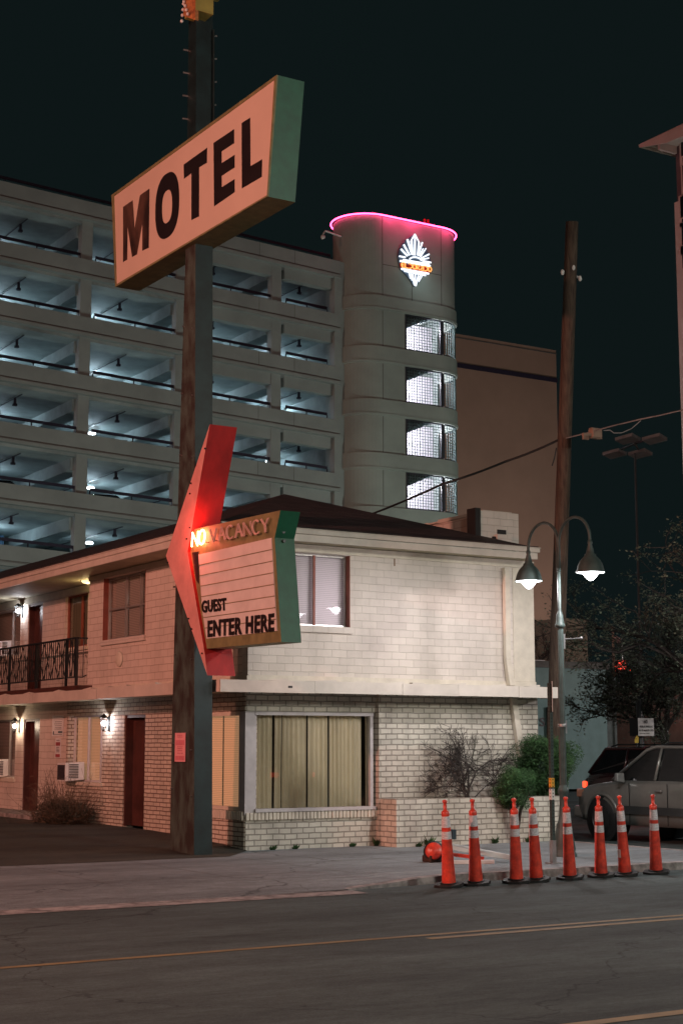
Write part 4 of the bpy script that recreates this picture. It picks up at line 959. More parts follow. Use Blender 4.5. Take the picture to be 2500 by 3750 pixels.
# hotel at the right edge
HX = 62.0
hc = onx(2463, 744, HX); hb = onx(2499, 1612, HX); HYf = (hc[1]+hb[1])/2
hotel = thing('hotel_tower', (HX, HYf, 0), 'tall salmon hotel block with a projecting ribbed roof at the right edge', 'hotel')
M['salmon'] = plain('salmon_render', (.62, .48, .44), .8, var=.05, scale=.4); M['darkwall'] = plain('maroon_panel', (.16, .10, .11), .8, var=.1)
HZ = onx(2463, 556, HX)[2]; zm = hc[2]
w = WMB(); w.box(HX, HX+16, HYf-30, HYf, 0, zm); w.part('wall', M['salmon'], hotel)
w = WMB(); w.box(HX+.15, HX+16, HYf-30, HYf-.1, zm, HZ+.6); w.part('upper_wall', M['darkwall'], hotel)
w = WMB(); tip = onx(2340, 533, HX-1.8); SY = tip[1]; SZ = tip[2]
w.box(HX-1.75, HX+16, HYf-30, SY, SZ, SZ+.12); w.prism([onx(x, y, HX-1.8)[1:] for x, y in ((2338, 531), (2500, 459), (2560, 432), (2560, 472), (2440, 524), (2341, 541))], 'x', HX-1.85, HX-1.76); w.part('roof', M['salmon'], hotel)
w = WMB(); y = HYf+.2
while y < SY: w.box(HX-1.75, HX+14, y, y+.16, SZ-.16, SZ); y += .42
w.part('roof_ribs', plain('ribbed_soffit', (.30, .27, .22), .7), hotel)
w = WMB(); w.box(HX-1.2, HX+.1, HYf-.25, HYf-.05, SZ-.45, SZ-.02); w.part('bracket', M['salmon'], hotel)
w = WMB(); w.prism([onx(x, y, HX-.3)[1:] for x, y in ((2404, 553), (2455, 535), (2455, 547), (2407, 559))], 'x', HX-.36, HX-.24); w.part('fin', M['salmon'], hotel)
M['darkglass'] = plain('dark_window_glass', (.012, .014, .018), .08, var=.1)
for (x0, y0, x1, y1) in ((2490, 545, 2540, 610), (2496, 670, 2540, 720), (2488, 778, 2540, 835), (2493, 885, 2540, 935), (2495, 975, 2540, 1020)):
    a = onx(x0, y1, HX); c = onx(x1, y0, HX); 
    w = WMB(); w.box(HX-.05, HX+.18, c[1]-1.5, a[1], a[2], a[2]+1.9); wf = w.part('window_frame', M['salmon'], hotel)
    w = WMB(); w.box(HX-.07, HX-.052, c[1]-1.4, a[1]-.15, a[2]+.55, a[2]+1.8); w.part('pane', M['darkglass'], wf)
    w = WMB(); w.box(HX-.07, HX-.052, c[1]-1.4, a[1]-.25, a[2]+.1, a[2]+.45); w.part('vent', M['darkglass'], wf)

# ------------------------------------------------------------------ wooden pole and wires
bp_ = onz(2016, 3052, 0); D0 = bp_[0]*fv[0]+bp_[1]*fv[1]+(bp_[2]-EYE)*fv[2]
up = thing('utility_pole', bp_, 'leaning weathered wooden utility pole behind the street lamp', 'utility pole')
tp_ = ond(2093, 813, D0); w = WMB(); w.smooth = True
pts = [Vector(bp_)+(Vector(tp_)-Vector(bp_))*k/12 for k in range(13)]
w.tube(pts, [.155-.003*k for k in range(13)], 14); w.part('pole', M['wood'], up)
w = WMB(); 
for (x, y) in ((2058, 997), (2122, 1020), (2098, 980)): w.ball(ond(x, y, D0-.1), .045, 8, 6, (.8, .8, 1.3))
w.tube([ond(2060, 1000, D0), ond(2122, 1018, D0)], .025, 6); w.part('insulator', M['white'], up)
w = WMB(); w.tube([ond(2036, 1640, D0), ond(2028, 1680, D0), ond(2020, 1706, D0)], .012, 5); w.part('hanging_wire', M['wire'], up)
def wire(name, pts, r, label, sag=.0):
    P = []
    for i in range(len(pts)-1):
        a, c = Vector(pts[i]), Vector(pts[i+1])
        for k in range(8): t = k/8; P.append(a+(c-a)*t-Vector((0, 0, sag*4*t*(1-t))))
    P.append(Vector(pts[-1])); w = MB(); w.tube(P, r, 6); return tag(w.build(name, M['wire']), label, 'cable')
wire('overhead_cable', [ond(1340, 1890, 34), ond(1620, 1772, D0+.6), ond(1850, 1690, D0+.3), ond(2042, 1612, D0)], .022, 'black service cable from the motel roof up to the wooden pole', .02)
M['wire2'] = plain('grey_cable', (.30, .30, .30), .5)
w = MB(); P = [Vector(ond(x, y, D0-(x-2050)*.006)) for x, y in ((2050, 1610), (2150, 1585), (2240, 1560), (2345, 1535), (2420, 1520), (2470, 1508), (2600, 1480))]; w.tube(P, .012, 5)
tag(w.build('overhead_cable', M['wire2']), 'grey cable running from the wooden pole off to the right', 'cable')
w = MB(); P = [Vector(ond(x, y, D0-.6)) for x, y in ((2208, 1577), (2232, 1575), (2246, 1586), (2275, 1585), (2310, 1570), (2345, 1540))]; w.tube(P, .008, 5)
tag(w.build('slack_cable', M['wire2']), 'slack loop of cable beside the splice box', 'cable')
c_ = Vector(ond(2178, 1588, D0-.7)); t = thing('splice_box', c_, 'rusty splice enclosure hanging on the cable right of the pole', 'splice box')
w = MB(); w.box(-.11, .11, -.07, .07, -.08, .08); w.box(-.13, .13, -.05, .05, -.10, -.08); w.box(-.12, .12, -.05, .05, .08, .10); w.build('case', M['tan'], t, bevel=.01)
w = MB(); w.tube([(-.11, 0, -.03), (-.30, 0, -.05)], .035, 8); 
for k in range(4): w.box(-.30+k*.035, -.28+k*.035, -.02, .02, -.14, -.05)
w.build('cable_gland', M['tan'], t)

# ------------------------------------------------------------------ twin headed street lamps
def glow_unused(name, c, s):
    m = bpy.data.materials.new(name); m.use_nodes = True; nt = m.node_tree; nt.nodes.clear()
    o = N(nt, 'ShaderNodeOutputMaterial'); a = N(nt, 'ShaderNodeAddShader'); e = N(nt, 'ShaderNodeEmission'); t = N(nt, 'ShaderNodeBsdfTransparent')
    e.inputs[0].default_value = (*c, 1); e.inputs[1].default_value = s; nt.links.new(e.outputs[0], a.inputs[0]); nt.links.new(t.outputs[0], a.inputs[1]); nt.links.new(a.outputs[0], o.inputs[0]); return m
M['lens'] = glow('lamp_lens', (1, .97, 1), 7)
LAMPC = (1, .91, .92)
LP = onz(2066, 3136, 0); LX, LY = LP[0], LP[1]
def street_lamp(x, y, label, power, group='twin headed street lamps', arm=.74, h=0):
    t = thing('street_lamp', (x, y, 0), label, 'street lamp', group)
    b = MB(); b.smooth = True
    b.lathe([(.19, 0), (.19, .04), (.165, .07), (.17, .12), (.14, .30), (.125, .42), (.115, .44), (.12, .47), (.09, .52), (.075, .62), (.062, .80), (.062, .92), (.075, .94), (.085, .97), (.085, 1.0), (.07, 1.03), (.06, 1.05), (.055, 1.07)], (0, 0, 0), 20)
    b.build('base', M['lampgreen'], t)
    b = MB(); n = 32; prof = [(1.06, .056), (2.3, .053), (3.48, .050)]
    vs = []; fs = []
    for z, r in prof:
        for k in range(n): rr = r*(1 if k % 2 else .86); a = 2*math.pi*k/n; vs.append((rr*math.cos(a), rr*math.sin(a), z))
    for i in range(2):
        for k in range(n): a = i*n+k; c = i*n+(k+1) % n; fs.append((a, c, c+n, a+n))
    b.add(vs, fs); b.build('fluted_shaft', M['lampgreen'], t)
    b = MB(); b.smooth = True; b.lathe([(.05, 3.47), (.078, 3.49), (.078, 3.52), (.062, 3.55), (.055, 3.62), (.05, 3.68), (.03, 3.72), (.026, 3.74), (.026, 4.72), (.0, 4.74)], (0, 0, 0), 20); b.build('upper_shaft', M['lampgreen'], t)
    for sgn in (1, -1):
        b = MB(); b.smooth = True; pts = [(0, sgn*.012, 4.35), (0, sgn*.014, 4.7)]
        r = arm/2
        for k in range(0, 19): a = math.pi*k/18; pts.append((0, sgn*(.0+r-r*math.cos(a))+sgn*.01, 4.80+.98*r*math.sin(a)))
        pts.append((0, sgn*(arm+.01), 4.70)); b.tube(pts, .024, 10); b.build('arm', M['lampgreen'], t)
        yy = sgn*(arm+.01)
        b = MB(); b.smooth = True; b.lathe([(.0, 4.76), (.032, 4.76), (.036, 4.72), (.03, 4.70), (.055, 4.60), (.062, 4.56), (.085, 4.545), (.088, 4.52), (.11, 4.50), (.155, 4.45), (.19, 4.38), (.21, 4.30), (.225, 4.27), (.222, 4.263), (.20, 4.30), (.14, 4.42), (.0, 4.46)], (0, yy, 0), 28)
        sh = b.build('lamp_shade', M['lampgreen'], t)
        b = MB(); b.smooth = True; b.lathe([(.20, 4.285), (.205, 4.268), (.12, 4.262), (.105, 4.23), (.07, 4.185), (.03, 4.15), (.0, 4.142)], (0, yy, 0), 24); b.build('lens', M['lens'], t)
        point('street_lamp_light', (0, yy, 4.245), LAMPC, power, .05, t)
    b = MB(); b.tube([(.05, 0, 3.30), (.42, 0, 3.33)], .010, 6); b.ball((.43, 0, 3.33), .024, 8, 6); b.box(.045, .075, -.03, .03, 3.15, 3.38); b.build('banner_arm', M['steel'], t)
    b = MB(); b.lathe([(.064, 1.95), (.067, 1.96), (.067, 1.985), (.064, 1.995)], (0, 0, 0), 16); b.box(.05, .085, -.02, .02, 1.85, 2.05); b.build('bracket', M['steel'], t)
    return t
street_lamp(LX, LY, 'green twin headed street lamp on the corner, both lamps lit', 205)
street_lamp(42.0, 34.0, 'lit street lamp in the lot beyond the parked cars', 900)  # added outside the view to brighten the teal building
def tall_light(x, y, h, label, c, p, aim=(0, 1), rad=.3):
    t = thing('tall_street_light', (x, y, -.1), label, 'street light'); b = MB(); b.smooth = True; b.tube([(0, 0, 0), (0, 0, h)], [.11, .07], 12); b.build('pole', M['steel'], t)
    b = MB(); b.tube([(0, 0, h), (aim[0]*.8, aim[1]*.8, h+.3), (aim[0]*1.8, aim[1]*1.8, h+.35)], .04, 8); b.build('arm', M['steel'], t)
    b = MB(); b.ball((aim[0]*2.1, aim[1]*2.1, h+.36), .3, 14, 8, (.9, 1.3, .32)); b.build('lamp_head', M['steel'], t)
    b = MB(); b.smooth = True; b.ball((aim[0]*2.1, aim[1]*2.1, h+.26), .2, 14, 8, (.9, 1.2, .5)); b.build('lens', M['lens'], t)
    point('street_light_lamp', (aim[0]*2.1, aim[1]*2.1, h+.12), c, p, rad, t); return t
tall_light(21.0, -5.5, 9.2, 'tall street light across the street, out of the photograph on the right', (.98, .97, .86), 5200, rad=.9)  # added fill for the road, front wall and green sign edges
tall_light(-13.0, 16.4, 9.6, 'tall sodium street light on the motel side, left of the photograph', (1, .39, .29), 15000, (1, .3))
street_lamp(24.0, 17.3, 'lit twin headed street lamp on the far corner, right of the photograph', 330)
tall_light(2.0, -7.0, 9.4, 'tall street light behind the camera', (1, .88, .76), 2600, rad=.9)  # added warm fill from behind the camera
def fill_flood(x, y, p, label):  # added unseen fixtures that brighten the garage and stair tower
    t = thing('facade_floodlight', (x, y, -.1), label, 'floodlight', 'floodlights below the garage')
    b = MB(); b.tube([(0, 0, 0), (0, 0, .5)], .05, 8); b.box(-.25, .25, -.1, .1, .5, .85); b.build('housing', M['iron'], t)
    l = bpy.data.lights.new('flood_lamp', 'SPOT'); l.energy = p; l.color = (.92, 1, .90); l.spot_size = math.radians(130); l.spot_blend = .8; l.shadow_soft_size = .2
    o = bpy.data.objects.new('flood_lamp', l); col.objects.link(o); o.parent = t; o.location = (0, .2, .8); o.rotation_euler = Vector((0, -1, -1.35)).to_track_quat('Z', 'Y').to_euler()
def warm_fill_flood(x, y, d, p, c, label):  # added unseen warm fill for the tan building and the hotel
    t = thing('facade_floodlight', (x, y, -.1), label, 'floodlight', 'floodlights below the far towers')
    b = MB(); b.tube([(0, 0, 0), (0, 0, .5)], .05, 8); b.box(-.25, .25, -.1, .1, .5, .85); b.build('housing', M['iron'], t)
    l = bpy.data.lights.new('flood_lamp', 'SPOT'); l.energy = p; l.color = c; l.spot_size = math.radians(130); l.spot_blend = .8; l.shadow_soft_size = .2
    o = bpy.data.objects.new('flood_lamp', l); col.objects.link(o); o.parent = t; dd = Vector(d).normalized(); o.location = (dd.x*.3, dd.y*.3, .8); o.rotation_euler = (-dd).to_track_quat('Z', 'Y').to_euler()
warm_fill_flood(78, 78, (0, 1, .9), 10500, (1, .76, .68), 'warm floodlight on the ground before the tan building')
warm_fill_flood(36, 52, (1, .15, .95), 60000, (1, .58, .48), 'warm floodlight on the ground facing the hotel tower')
fill_flood(22, 57, 3500, 'floodlight on the ground below the left part of the garage'); fill_flood(38, 57, 3900, 'floodlight on the ground below the middle of the garage'); fill_flood(56, 55, 6200, 'floodlight on the ground below the stair tower')

# signpost with stickers
sp = onz(2024, 3163, 0); DS = sp[0]*fv[0]+sp[1]*fv[1]+(sp[2]-EYE)*fv[2]
zt = ond(2020, 2497, DS)[2]
t = thing('sign_post', sp, 'perforated steel sign post with yellow and white stickers, seen edge on', 'sign post')
b = MB(); b.box(-.026, .026, -.026, .026, 0, zt); post_ = b.build('post', M['lampgreen'], t)
b = MB(); b.box(-.034, .034, -.034, .034, 0, .33); b.box(-.09, .09, -.07, .07, 0, .02); b.build('sleeve', M['steel'], t)
b = MB(); z = .4
while z < zt-.03: b.box(-.030, .030, -.0085, .0085, z, z+.017); b.box(-.0085, .0085, -.030, .030, z, z+.017); z += .0485
b.build('holes', M['black'], t)
for y0, y1, m_, nm in ((2884, 2850, plain('orange_yellow_sticker', (.80, .42, .05), .5), 'yellow_sticker'), (2930, 2890, M['white'], 'white_sticker')):
    z0 = ond(2022, y0, DS)[2]; z1 = ond(2022, y1, DS)[2]; b = MB(); b.box(-.029, .029, -.029, .029, z0, z1); b.build(nm, m_, t)
z0 = ond(2024, 2605, DS)[2]; z1 = ond(2024, 2492, DS)[2]; dv = Vector((sp[0], sp[1], 0)).normalized()
b = MB(); n_ = Vector((dv.y, -dv.x, 0)); a = n_*.034; c = a+dv*.30; e = n_*.004
b.hexa([(a+p).to_tuple()[:2]+(z0,) for p in (-dv*.15-e, -dv*.15+e, dv*.15+e, dv*.15-e)], [(a+p).to_tuple()[:2]+(z1,) for p in (-dv*.15-e, -dv*.15+e, dv*.15+e, dv*.15-e)]); b.build('sign_plate', M['white'], t)

# ------------------------------------------------------------------ channelizer cones
ogroup = 'orange channelizer cones along the kerb'
def make_cone(base=True):
    t = bpy.data.objects.new('traffic_cone', None); col.objects.link(t); tag(t, 'x', 'traffic cone', ogroup)
    def r_(z): return .092-(.092-.048)*z/.93
    b = MB(); b.smooth = True; b.lathe([(r_(.03), .03), (r_(.604), .604)], (0, 0, 0), 20); b.lathe([(r_(.70), .70), (r_(.75), .75)], (0, 0, 0), 20)
    b.lathe([(r_(.89), .89), (.050, .90), (.051, .94), (.034, .96), (.022, .965), (.024, 1.02), (.018, 1.035), (.022, 1.05), (.033, 1.068), (.031, 1.085), (.015, 1.095), (0, 1.096)], (0, 0, 0), 20); b.build('body', M['orange'], t)
    for a, c in ((.604, .70), (.75, .89)):
        b = MB(); b.smooth = True; b.lathe([(r_(a)+.001, a), (r_(c)+.001, c)], (0, 0, 0), 20); b.build('reflective_band', M['reflect'], t)
    b = MB(); n = 8; P = [(.205*math.cos(R(22.5+45*k))*1.0, .17*math.sin(R(22.5+45*k))) for k in range(8)]
    b.prism(P, 'z', 0, .045); b.prism([(p[0]*.6, p[1]*.6) for p in P], 'z', .045, .06); b.build('rubber_base', M['black'], t, bevel=.008)
    return t
cone0 = make_cone()
CL = [((1643, 3236), (1624, 2934), 'scuffed orange cone at the left end of the row, beside the fallen barricade'), ((1742, 3229), (1725, 2925), 'second orange cone from the left, in front of the white barricade board'),
      ((1890, 3221), (1878, 2918), 'third orange cone from the left, brightly lit'), ((1963, 3216), (1942, 2918), 'narrow leaning orange cone, fourth from the left, close beside the third'),
      ((2086, 3208), (2066, 2916), 'orange cone in front of the street lamp base'), ((2199, 3200), (2187, 2919), 'orange cone in front of the silver car wheel'),
      ((2287, 3196), (2261, 2909), 'most tilted orange cone, with a torn white sticker on its side'), ((2401, 3189), (2386, 2905), 'orange cone at the right end of the row')]
for i, (bq, tq, lab) in enumerate(CL):
    o = cone0 if i == 0 else copy_tree(cone0)
    p = Vector(onz(bq[0], bq[1], -.055)); o['label'] = lab
    D = p.x*fv[0]+p.y*fv[1]+(p.z-EYE)*fv[2]; top = Vector(ond(tq[0], tq[1], D)); ax = (top-p).normalized()
    q = Vector((0, 0, 1)).rotation_difference(Vector((ax.x*.75, ax.y*.75, ax.z)).normalized()); o.rotation_mode = 'QUATERNION'
    o.rotation_quaternion = q; o.location = (p.x, min(p.y, 16.74), -.094)
    o.scale = (1, 1, 1)
    if i == 6:
        b = MB(); b.box(-.081, -.078, -.03, .03, .26, .37); b.build('torn_sticker', M['white'], o)
# fallen barricade
o_ = onz(1650, 3150, 0); t = thing('fallen_barricade', (o_[0], o_[1], 0), 'collapsed white board barricade lying behind the first cones', 'barricade')
def board(mb, p0, p1, w, th):
    a, c = Vector(p0), Vector(p1); d = (c-a).normalized(); s_ = Vector((0, 0, 1)).cross(d).normalized()*w/2; u_ = d.cross(s_).normalized()*th
    if u_.z < 0: u_ = -u_
    mb.hexa([a-s_, c-s_, c+s_, a+s_], [a-s_+u_, c-s_+u_, c+s_+u_, a+s_+u_])
pL = onz(1652, 3158, 0); 
def G(x, y, z): return onz(x, y, z)
w = WMB(); board(w, G(1650, 3112, .20), G(1866, 3150, .03), .07, .075); board(w, G(1652, 3096, .30), G(1860, 3136, .06), .025, .03); w.part('white_board', M['white'], t, bevel=.006)
w = WMB(); board(w, G(1640, 3165, .0), G(1808, 3163, .0), .06, .055); w.part('white_foot', M['white'], t, bevel=.006)
w = WMB(); board(w, G(1640, 3134, .08), G(1770, 3150, .02), .04, .05); w.part('orange_board', M['orange'], t)
w = WMB(); w.box(pL[0]-.05, pL[0]+.02, pL[1]-.1, pL[1]+.0, .33, .47); w.part('blue_clip', M['blueprint'], t)
q = onz(1604, 3158, 0); t = thing('warning_lamp', q, 'toppled orange and black round warning lamp beside the barricade', 'warning lamp')
b = MB(); b.smooth = True; ca = Vector((-.6, -.75, .2)).normalized(); 
b.tube([Vector((0, .10, .14)), Vector((0, .10, .14))+ca*.10], [.16, .14], 20); b.build('housing', M['black'], t)
b = MB(); b.smooth = True; b.tube([Vector((0, .10, .14))+ca*.095, Vector((0, .10, .14))+ca*.13], [.13, .11], 20); b.tube([Vector((0, .10, .14))+ca*.12, Vector((0, .10, .14))+ca*.14], [.07, .05], 16); b.build('orange_ring', M['orange'], t)
b = MB(); b.box(-.14, .10, 0, .22, 0, .10); b.build('battery_box', plain('dark_brown_box', (.06, .03, .02), .7), t, bevel=.02)

# ------------------------------------------------------------------ vehicles
def car(name, X, Ynose, heading, label, paint, L=4.75, W=1.88, H=1.76, suv=True, glassm=None, light=None):
    """built nose towards +y at origin, left side facing -x; X is the world x of the left side plane"""
    t = thing(name, (X+W/2, Ynose-L/2, -.1), label, 'car')
    t.rotation_euler = (0, 0, heading)
    hl = L/2
    # stations from nose (+y) to tail: y, bottom, shoulder z, half width
    st = [(hl, .42, .72, .62), (hl-.12, .34, .92, .80), (hl-.45, .30, 1.02, .90), (hl-1.15, .28, 1.10, .94), (hl-1.5, .28, 1.13, .94), (0, .28, 1.14, .94), (-hl+1.0, .30, 1.15, .94), (-hl+.25, .36, 1.14, .90), (-hl, .45, 1.05, .80)]
    b = MB(); b.smooth = True; vs = []; fs = []
    for y, zb, zs, hw in st:
        hw = hw*W/1.88; prof = [(-hw*.55, zb), (-hw*.93, zb+.03), (-hw*.985, zb+.20), (-hw, (zb+zs)/2+.05), (-hw*.985, zs-.10), (-hw*.93, zs-.02), (-hw*.6, zs+.025), (0, zs+.04)]
        prof = prof+[(-x, z) for x, z in prof[-2::-1]]
        vs += [(x, y, z) for x, z in prof]
    n = 15
    for i in range(len(st)-1):
        for k in range(n-1): a = i*n+k; fs.append((a, a+n, a+n+1, a+1))
        fs.append((i*n+n-1, (i+1)*n+n-1, (i+1)*n, i*n))
    fs += [tuple(range(n)), tuple(range((len(st)-1)*n, len(st)*n))[::-1]]
    b.add(vs, fs); body = b.build('body', paint, t)
    # glass house
    ys = [hl-1.22, hl-1.95, hl-2.2, -hl+.62, -hl+.22] if suv else [hl-1.25, hl-2.1, hl-2.4, -hl+1.1, -hl+.35]
    zs_ = [1.12, H-.09, H-.03, H-.05, 1.12]
    hw0, hw1 = .86*W/1.88, .68*W/1.88
    b = MB(); b.smooth = False; vs = []; fs = []
    bot = [(ys[0], 1.12), (ys[4], 1.12)]; top = [(ys[1], zs_[1]), (ys[2], zs_[2]), (ys[3], zs_[3])]
    def ring_(x, hw): return [(x*hw0, ys[0], 1.12), (x*hw1, ys[1], zs_[1]), (x*hw1*.98, ys[2], zs_[2]), (x*hw1*.98, ys[3], zs_[3]), (x*hw0*.97, ys[4], 1.12)]
    l, r_ = ring_(-1, 0), ring_(1, 0); vs = l+r_
    fs = [(0, 1, 2, 3, 4), (5, 9, 8, 7, 6), (0, 5, 6, 1), (3, 8, 9, 4), (1, 6, 7, 2), (2, 7, 8, 3)]
    b.add(vs, fs); b.build('windows', glassm or M['carglass'], t)
    b = MB(); b.smooth = True
    for s_ in (-1, 1):
        e = s_*.008
        b.tube([(s_*hw0+e, ys[0]+.02, 1.12), (s_*hw1+e, ys[1], zs_[1]), (s_*hw1*.98+e, ys[2], zs_[2]+.005), (s_*hw1*.98+e, ys[3], zs_[3]+.005), (s_*hw0*.97+e, ys[4]-.02, 1.12)], .034, 8)
        for yy, z_ in ((hl-2.35, H-.05), (hl-3.35, H-.05)):
            b.tube([(s_*hw0*1.0+e, yy+.02, 1.13), (s_*hw1+e, yy, z_)], .028, 6)
    b.build('pillars', paint, t)
    b = MB(); b.box(-hw1*.99, hw1*.99, ys[3], ys[1]-.06, H-.055, H-.004); b.build('roof', paint, t, bevel=.025)
    b = MB()
    for s_ in (-1, 1): b.tube([(s_*hw1*.86, ys[2]-.1, H), (s_*hw1*.86, ys[2]-.2, H+.05), (s_*hw1*.86, ys[3]+.3, H+.05), (s_*hw1*.86, ys[3]+.1, H)], .016, 6)
    b.build('roof_rack', M['iron'], t)
    for s_ in (-1, 1):
        b = MB(); b.box(s_*.955*W/1.88-.012, s_*.955*W/1.88+.012, -hl+1.35, hl-1.38, .52, .66); b.build('side_moulding', plain('dark_moulding', (.05, .055, .055), .5), t)
        for yy in (hl-1.72, hl-2.72): b = MB(); b.box(s_*.945*W/1.88-.004, s_*.945*W/1.88+.004, yy-.006, yy+.006, .34, 1.08); b.build('door_gap', M['black'], t)
        for yy in (hl-2.5, hl-3.5):
            b = MB(); b.box(s_*.96*W/1.88-.02, s_*.96*W/1.88+.02, yy-.09, yy+.09, .93, .965); b.build('handle', M['steel'], t, bevel=.008)
        b = MB(); b.hexa([(s_*(.94), hl-1.62, 1.08), (s_*(1.12), hl-1.60, 1.10), (s_*(1.12), hl-1.50, 1.10), (s_*.94, hl-1.48, 1.08)] if s_ > 0 else [(s_*1.12, hl-1.60, 1.10), (s_*.94, hl-1.62, 1.08), (s_*.94, hl-1.48, 1.08), (s_*1.12, hl-1.50, 1.10)],
                         [(s_*(.94), hl-1.60, 1.26), (s_*(1.12), hl-1.60, 1.26), (s_*(1.12), hl-1.53, 1.26), (s_*.94, hl-1.53, 1.26)] if s_ > 0 else [(s_*1.12, hl-1.60, 1.26), (s_*.94, hl-1.60, 1.26), (s_*.94, hl-1.53, 1.26), (s_*1.12, hl-1.53, 1.26)])
        b.build('mirror', M['steel'], t, bevel=.02)
        for yy in (hl-.93, -hl+1.0):
            x0 = s_*W/2
            b = MB(); b.smooth = True; b.tube([(x0-s_*.30, yy, .40), (x0-s_*.03, yy, .40), (x0-s_*.0, yy, .40)], [.385, .385, .36], 28); wh = b.build('wheel', M['black'], t)
            b = MB(); b.smooth = True; b.lathe([(.0, .0), (.05, .0), (.07, -.02), (.20, -.03), (.235, .0), (.245, .012)], (0, 0, 0), 24)
            b.v = [(x0+s_*.004+s_*z, yy+x, .40+y) for x, y, z in b.v]; b.build('rim', M['steelrim'], wh)
            b = MB(); b.smooth = True; pts = [(x0-s_*.02, yy+.46*math.cos(a), .40+.46*math.sin(a)) for a in [math.pi*k/14 for k in range(15)]]; b.tube(pts, .045, 6); b.build('arch', paint, t)
            b = MB(); b.tube([(x0-s_*.34, yy, .40), (x0-s_*.012, yy, .40)], .44, 28); b.build('wheel_well', M['black'], t)
        for yy, mm, nm in ((hl-.14, M['lampglass'], 'headlight'), (-hl+.10, light or M['tailglass'], 'taillight')):
            b = MB(); b.box(s_*.60, s_*.83, yy-.16, yy+.05, .78, .93); b.build(nm, mm, t, bevel=.02)
    b = MB(); b.box(-.80, .80, hl-.22, hl+.05, .38, .62); b.box(-.80, .80, -hl-.05, -hl+.2, .42, .66); b.build('bumper', paint, t, bevel=.05)
    return t
M['carglass'] = plain('dark_car_glass', (.008, .010, .011), .06, var=.1, spec=.8)
M['steelrim'] = plain('dull_wheel_rim', (.09, .09, .095), .4, .7)
M['lampglass'] = plain('amber_headlight', (.6, .28, .18), .15, var=.2); M['tailglass'] = plain('red_taillight', (.45, .02, .01), .2)
M['taillit'] = emis('lit_taillight', (1, .08, .03), 2.2, (.3, .01, .01))
silver = plain('silver_car_paint', (.30, .30, .275), .30, .55, var=.05, coat=.5); maroon = plain('dark_maroon_paint', (.045, .018, .020), .2, .2, var=.1, coat=1)
nose = onx(2116, 2930, 19.9)
car('silver_suv', 19.75, nose[1]+.1, 0, 'silver sport utility vehicle side on at the right edge, behind the cones', silver)
car('dark_crossover', 24.0, onx(2142, 2800, 24)[1]+.2, math.pi, 'dark maroon car with a lit red taillight, behind the silver vehicle', maroon, H=1.72, light=M['taillit'])
car('passing_car', 23.0, 3.4, math.pi, 'dark car with lit taillights on the street, right of the photograph', maroon, H=1.5, light=M['taillit'])  # added out of view so its taillights reflect in the shop window
dc = bpy.data.objects['dark_crossover']
for x, k, lab in ((43.9, 1, 'upper right bay beside the stair tower'), (27.3, 4, 'far left bay of the fifth deck'), (33.6, 4, 'second bay of the fifth deck'), (27.0, 5, 'left bay of the sixth deck'), (33.0, 5, 'second bay of the sixth deck'), (38.9, 5, 'middle bay of the sixth deck')):
    o = copy_tree(dc); o.name = 'parked_car'; o.location = (x, GY+3.4, LV[k]-GS*(x-25.5)-1.03); o.rotation_euler = (0, math.atan(GS), math.pi); o['label'] = 'dark car parked behind the rail in the '+lab; o['group'] = 'cars parked in the garage'
point('taillight_light', (23.4, 26.5, .7), (1, .06, .03), 9, .08)

# ------------------------------------------------------------------ vegetation
def leaves(mb, c, r, n, size, shape=(1, 1, 1), shell=.55):
    for _ in range(n):
        while True:
            p = Vector((random.uniform(-1, 1), random.uniform(-1, 1), random.uniform(-1, 1)))
            if shell < p.length <= 1: break
        q = Vector((c[0]+p.x*r*shape[0], c[1]+p.y*r*shape[1], c[2]+p.z*r*shape[2]))
        u = Vector((random.gauss(0, 1), random.gauss(0, 1), random.gauss(0, 1))).normalized(); v = u.orthogonal().normalized()*size*random.uniform(.25, .6); u = u*size*random.uniform(.6, 1.3)
        mb.add([q-u, q-v*.8, q+u, q+v*.8], [(0, 1, 2, 3)])
def bush(name, c, r, shape, label, n, m, cat='bush', size=.035):
    t = thing(name, (c[0], c[1], 0), label, cat)
    b = MB(); cc = (0, 0, c[2])
    for k in range(26):   # clumps
        a = random.uniform(0, 6.28); ph = random.uniform(-1, 1); rr = r*random.uniform(.55, .88)
        p = (rr*shape[0]*math.cos(a)*math.sqrt(1-ph*ph), rr*shape[1]*math.sin(a)*math.sqrt(1-ph*ph), c[2]+rr*shape[2]*ph)
        leaves(b, p, r*random.uniform(.22, .36), n//26, size, shell=.2)
    leaves(b, cc, r*.80, n//3, size*1.2, shape, .3); b.build('foliage', m, t)
    b = MB()
    for k in range(6):
        a = 6.28*k/6; b.tube([(0, 0, 0), (.1*math.cos(a), .1*math.sin(a), c[2]*.6), (r*.6*math.cos(a), r*.6*math.sin(a), c[2]+r*.2*math.sin(k))], [.03, .02, .006], 6)
    b.build('stem', M['bark'], t)
    return t
D1 = 27.9
c1 = ond(1988, 2808, D1); bush('round_bush', c1, .80, (.80, .80, .82), 'larger clipped evergreen bush at the motel corner', 34000, M['leaf'], size=.021)
c2 = ond(1885, 2885, 26.9); bush('round_bush', c2, .44, (.90, .8, .95), 'smaller evergreen bush spilling over the planter wall', 14000, M['leaf'], size=.018)
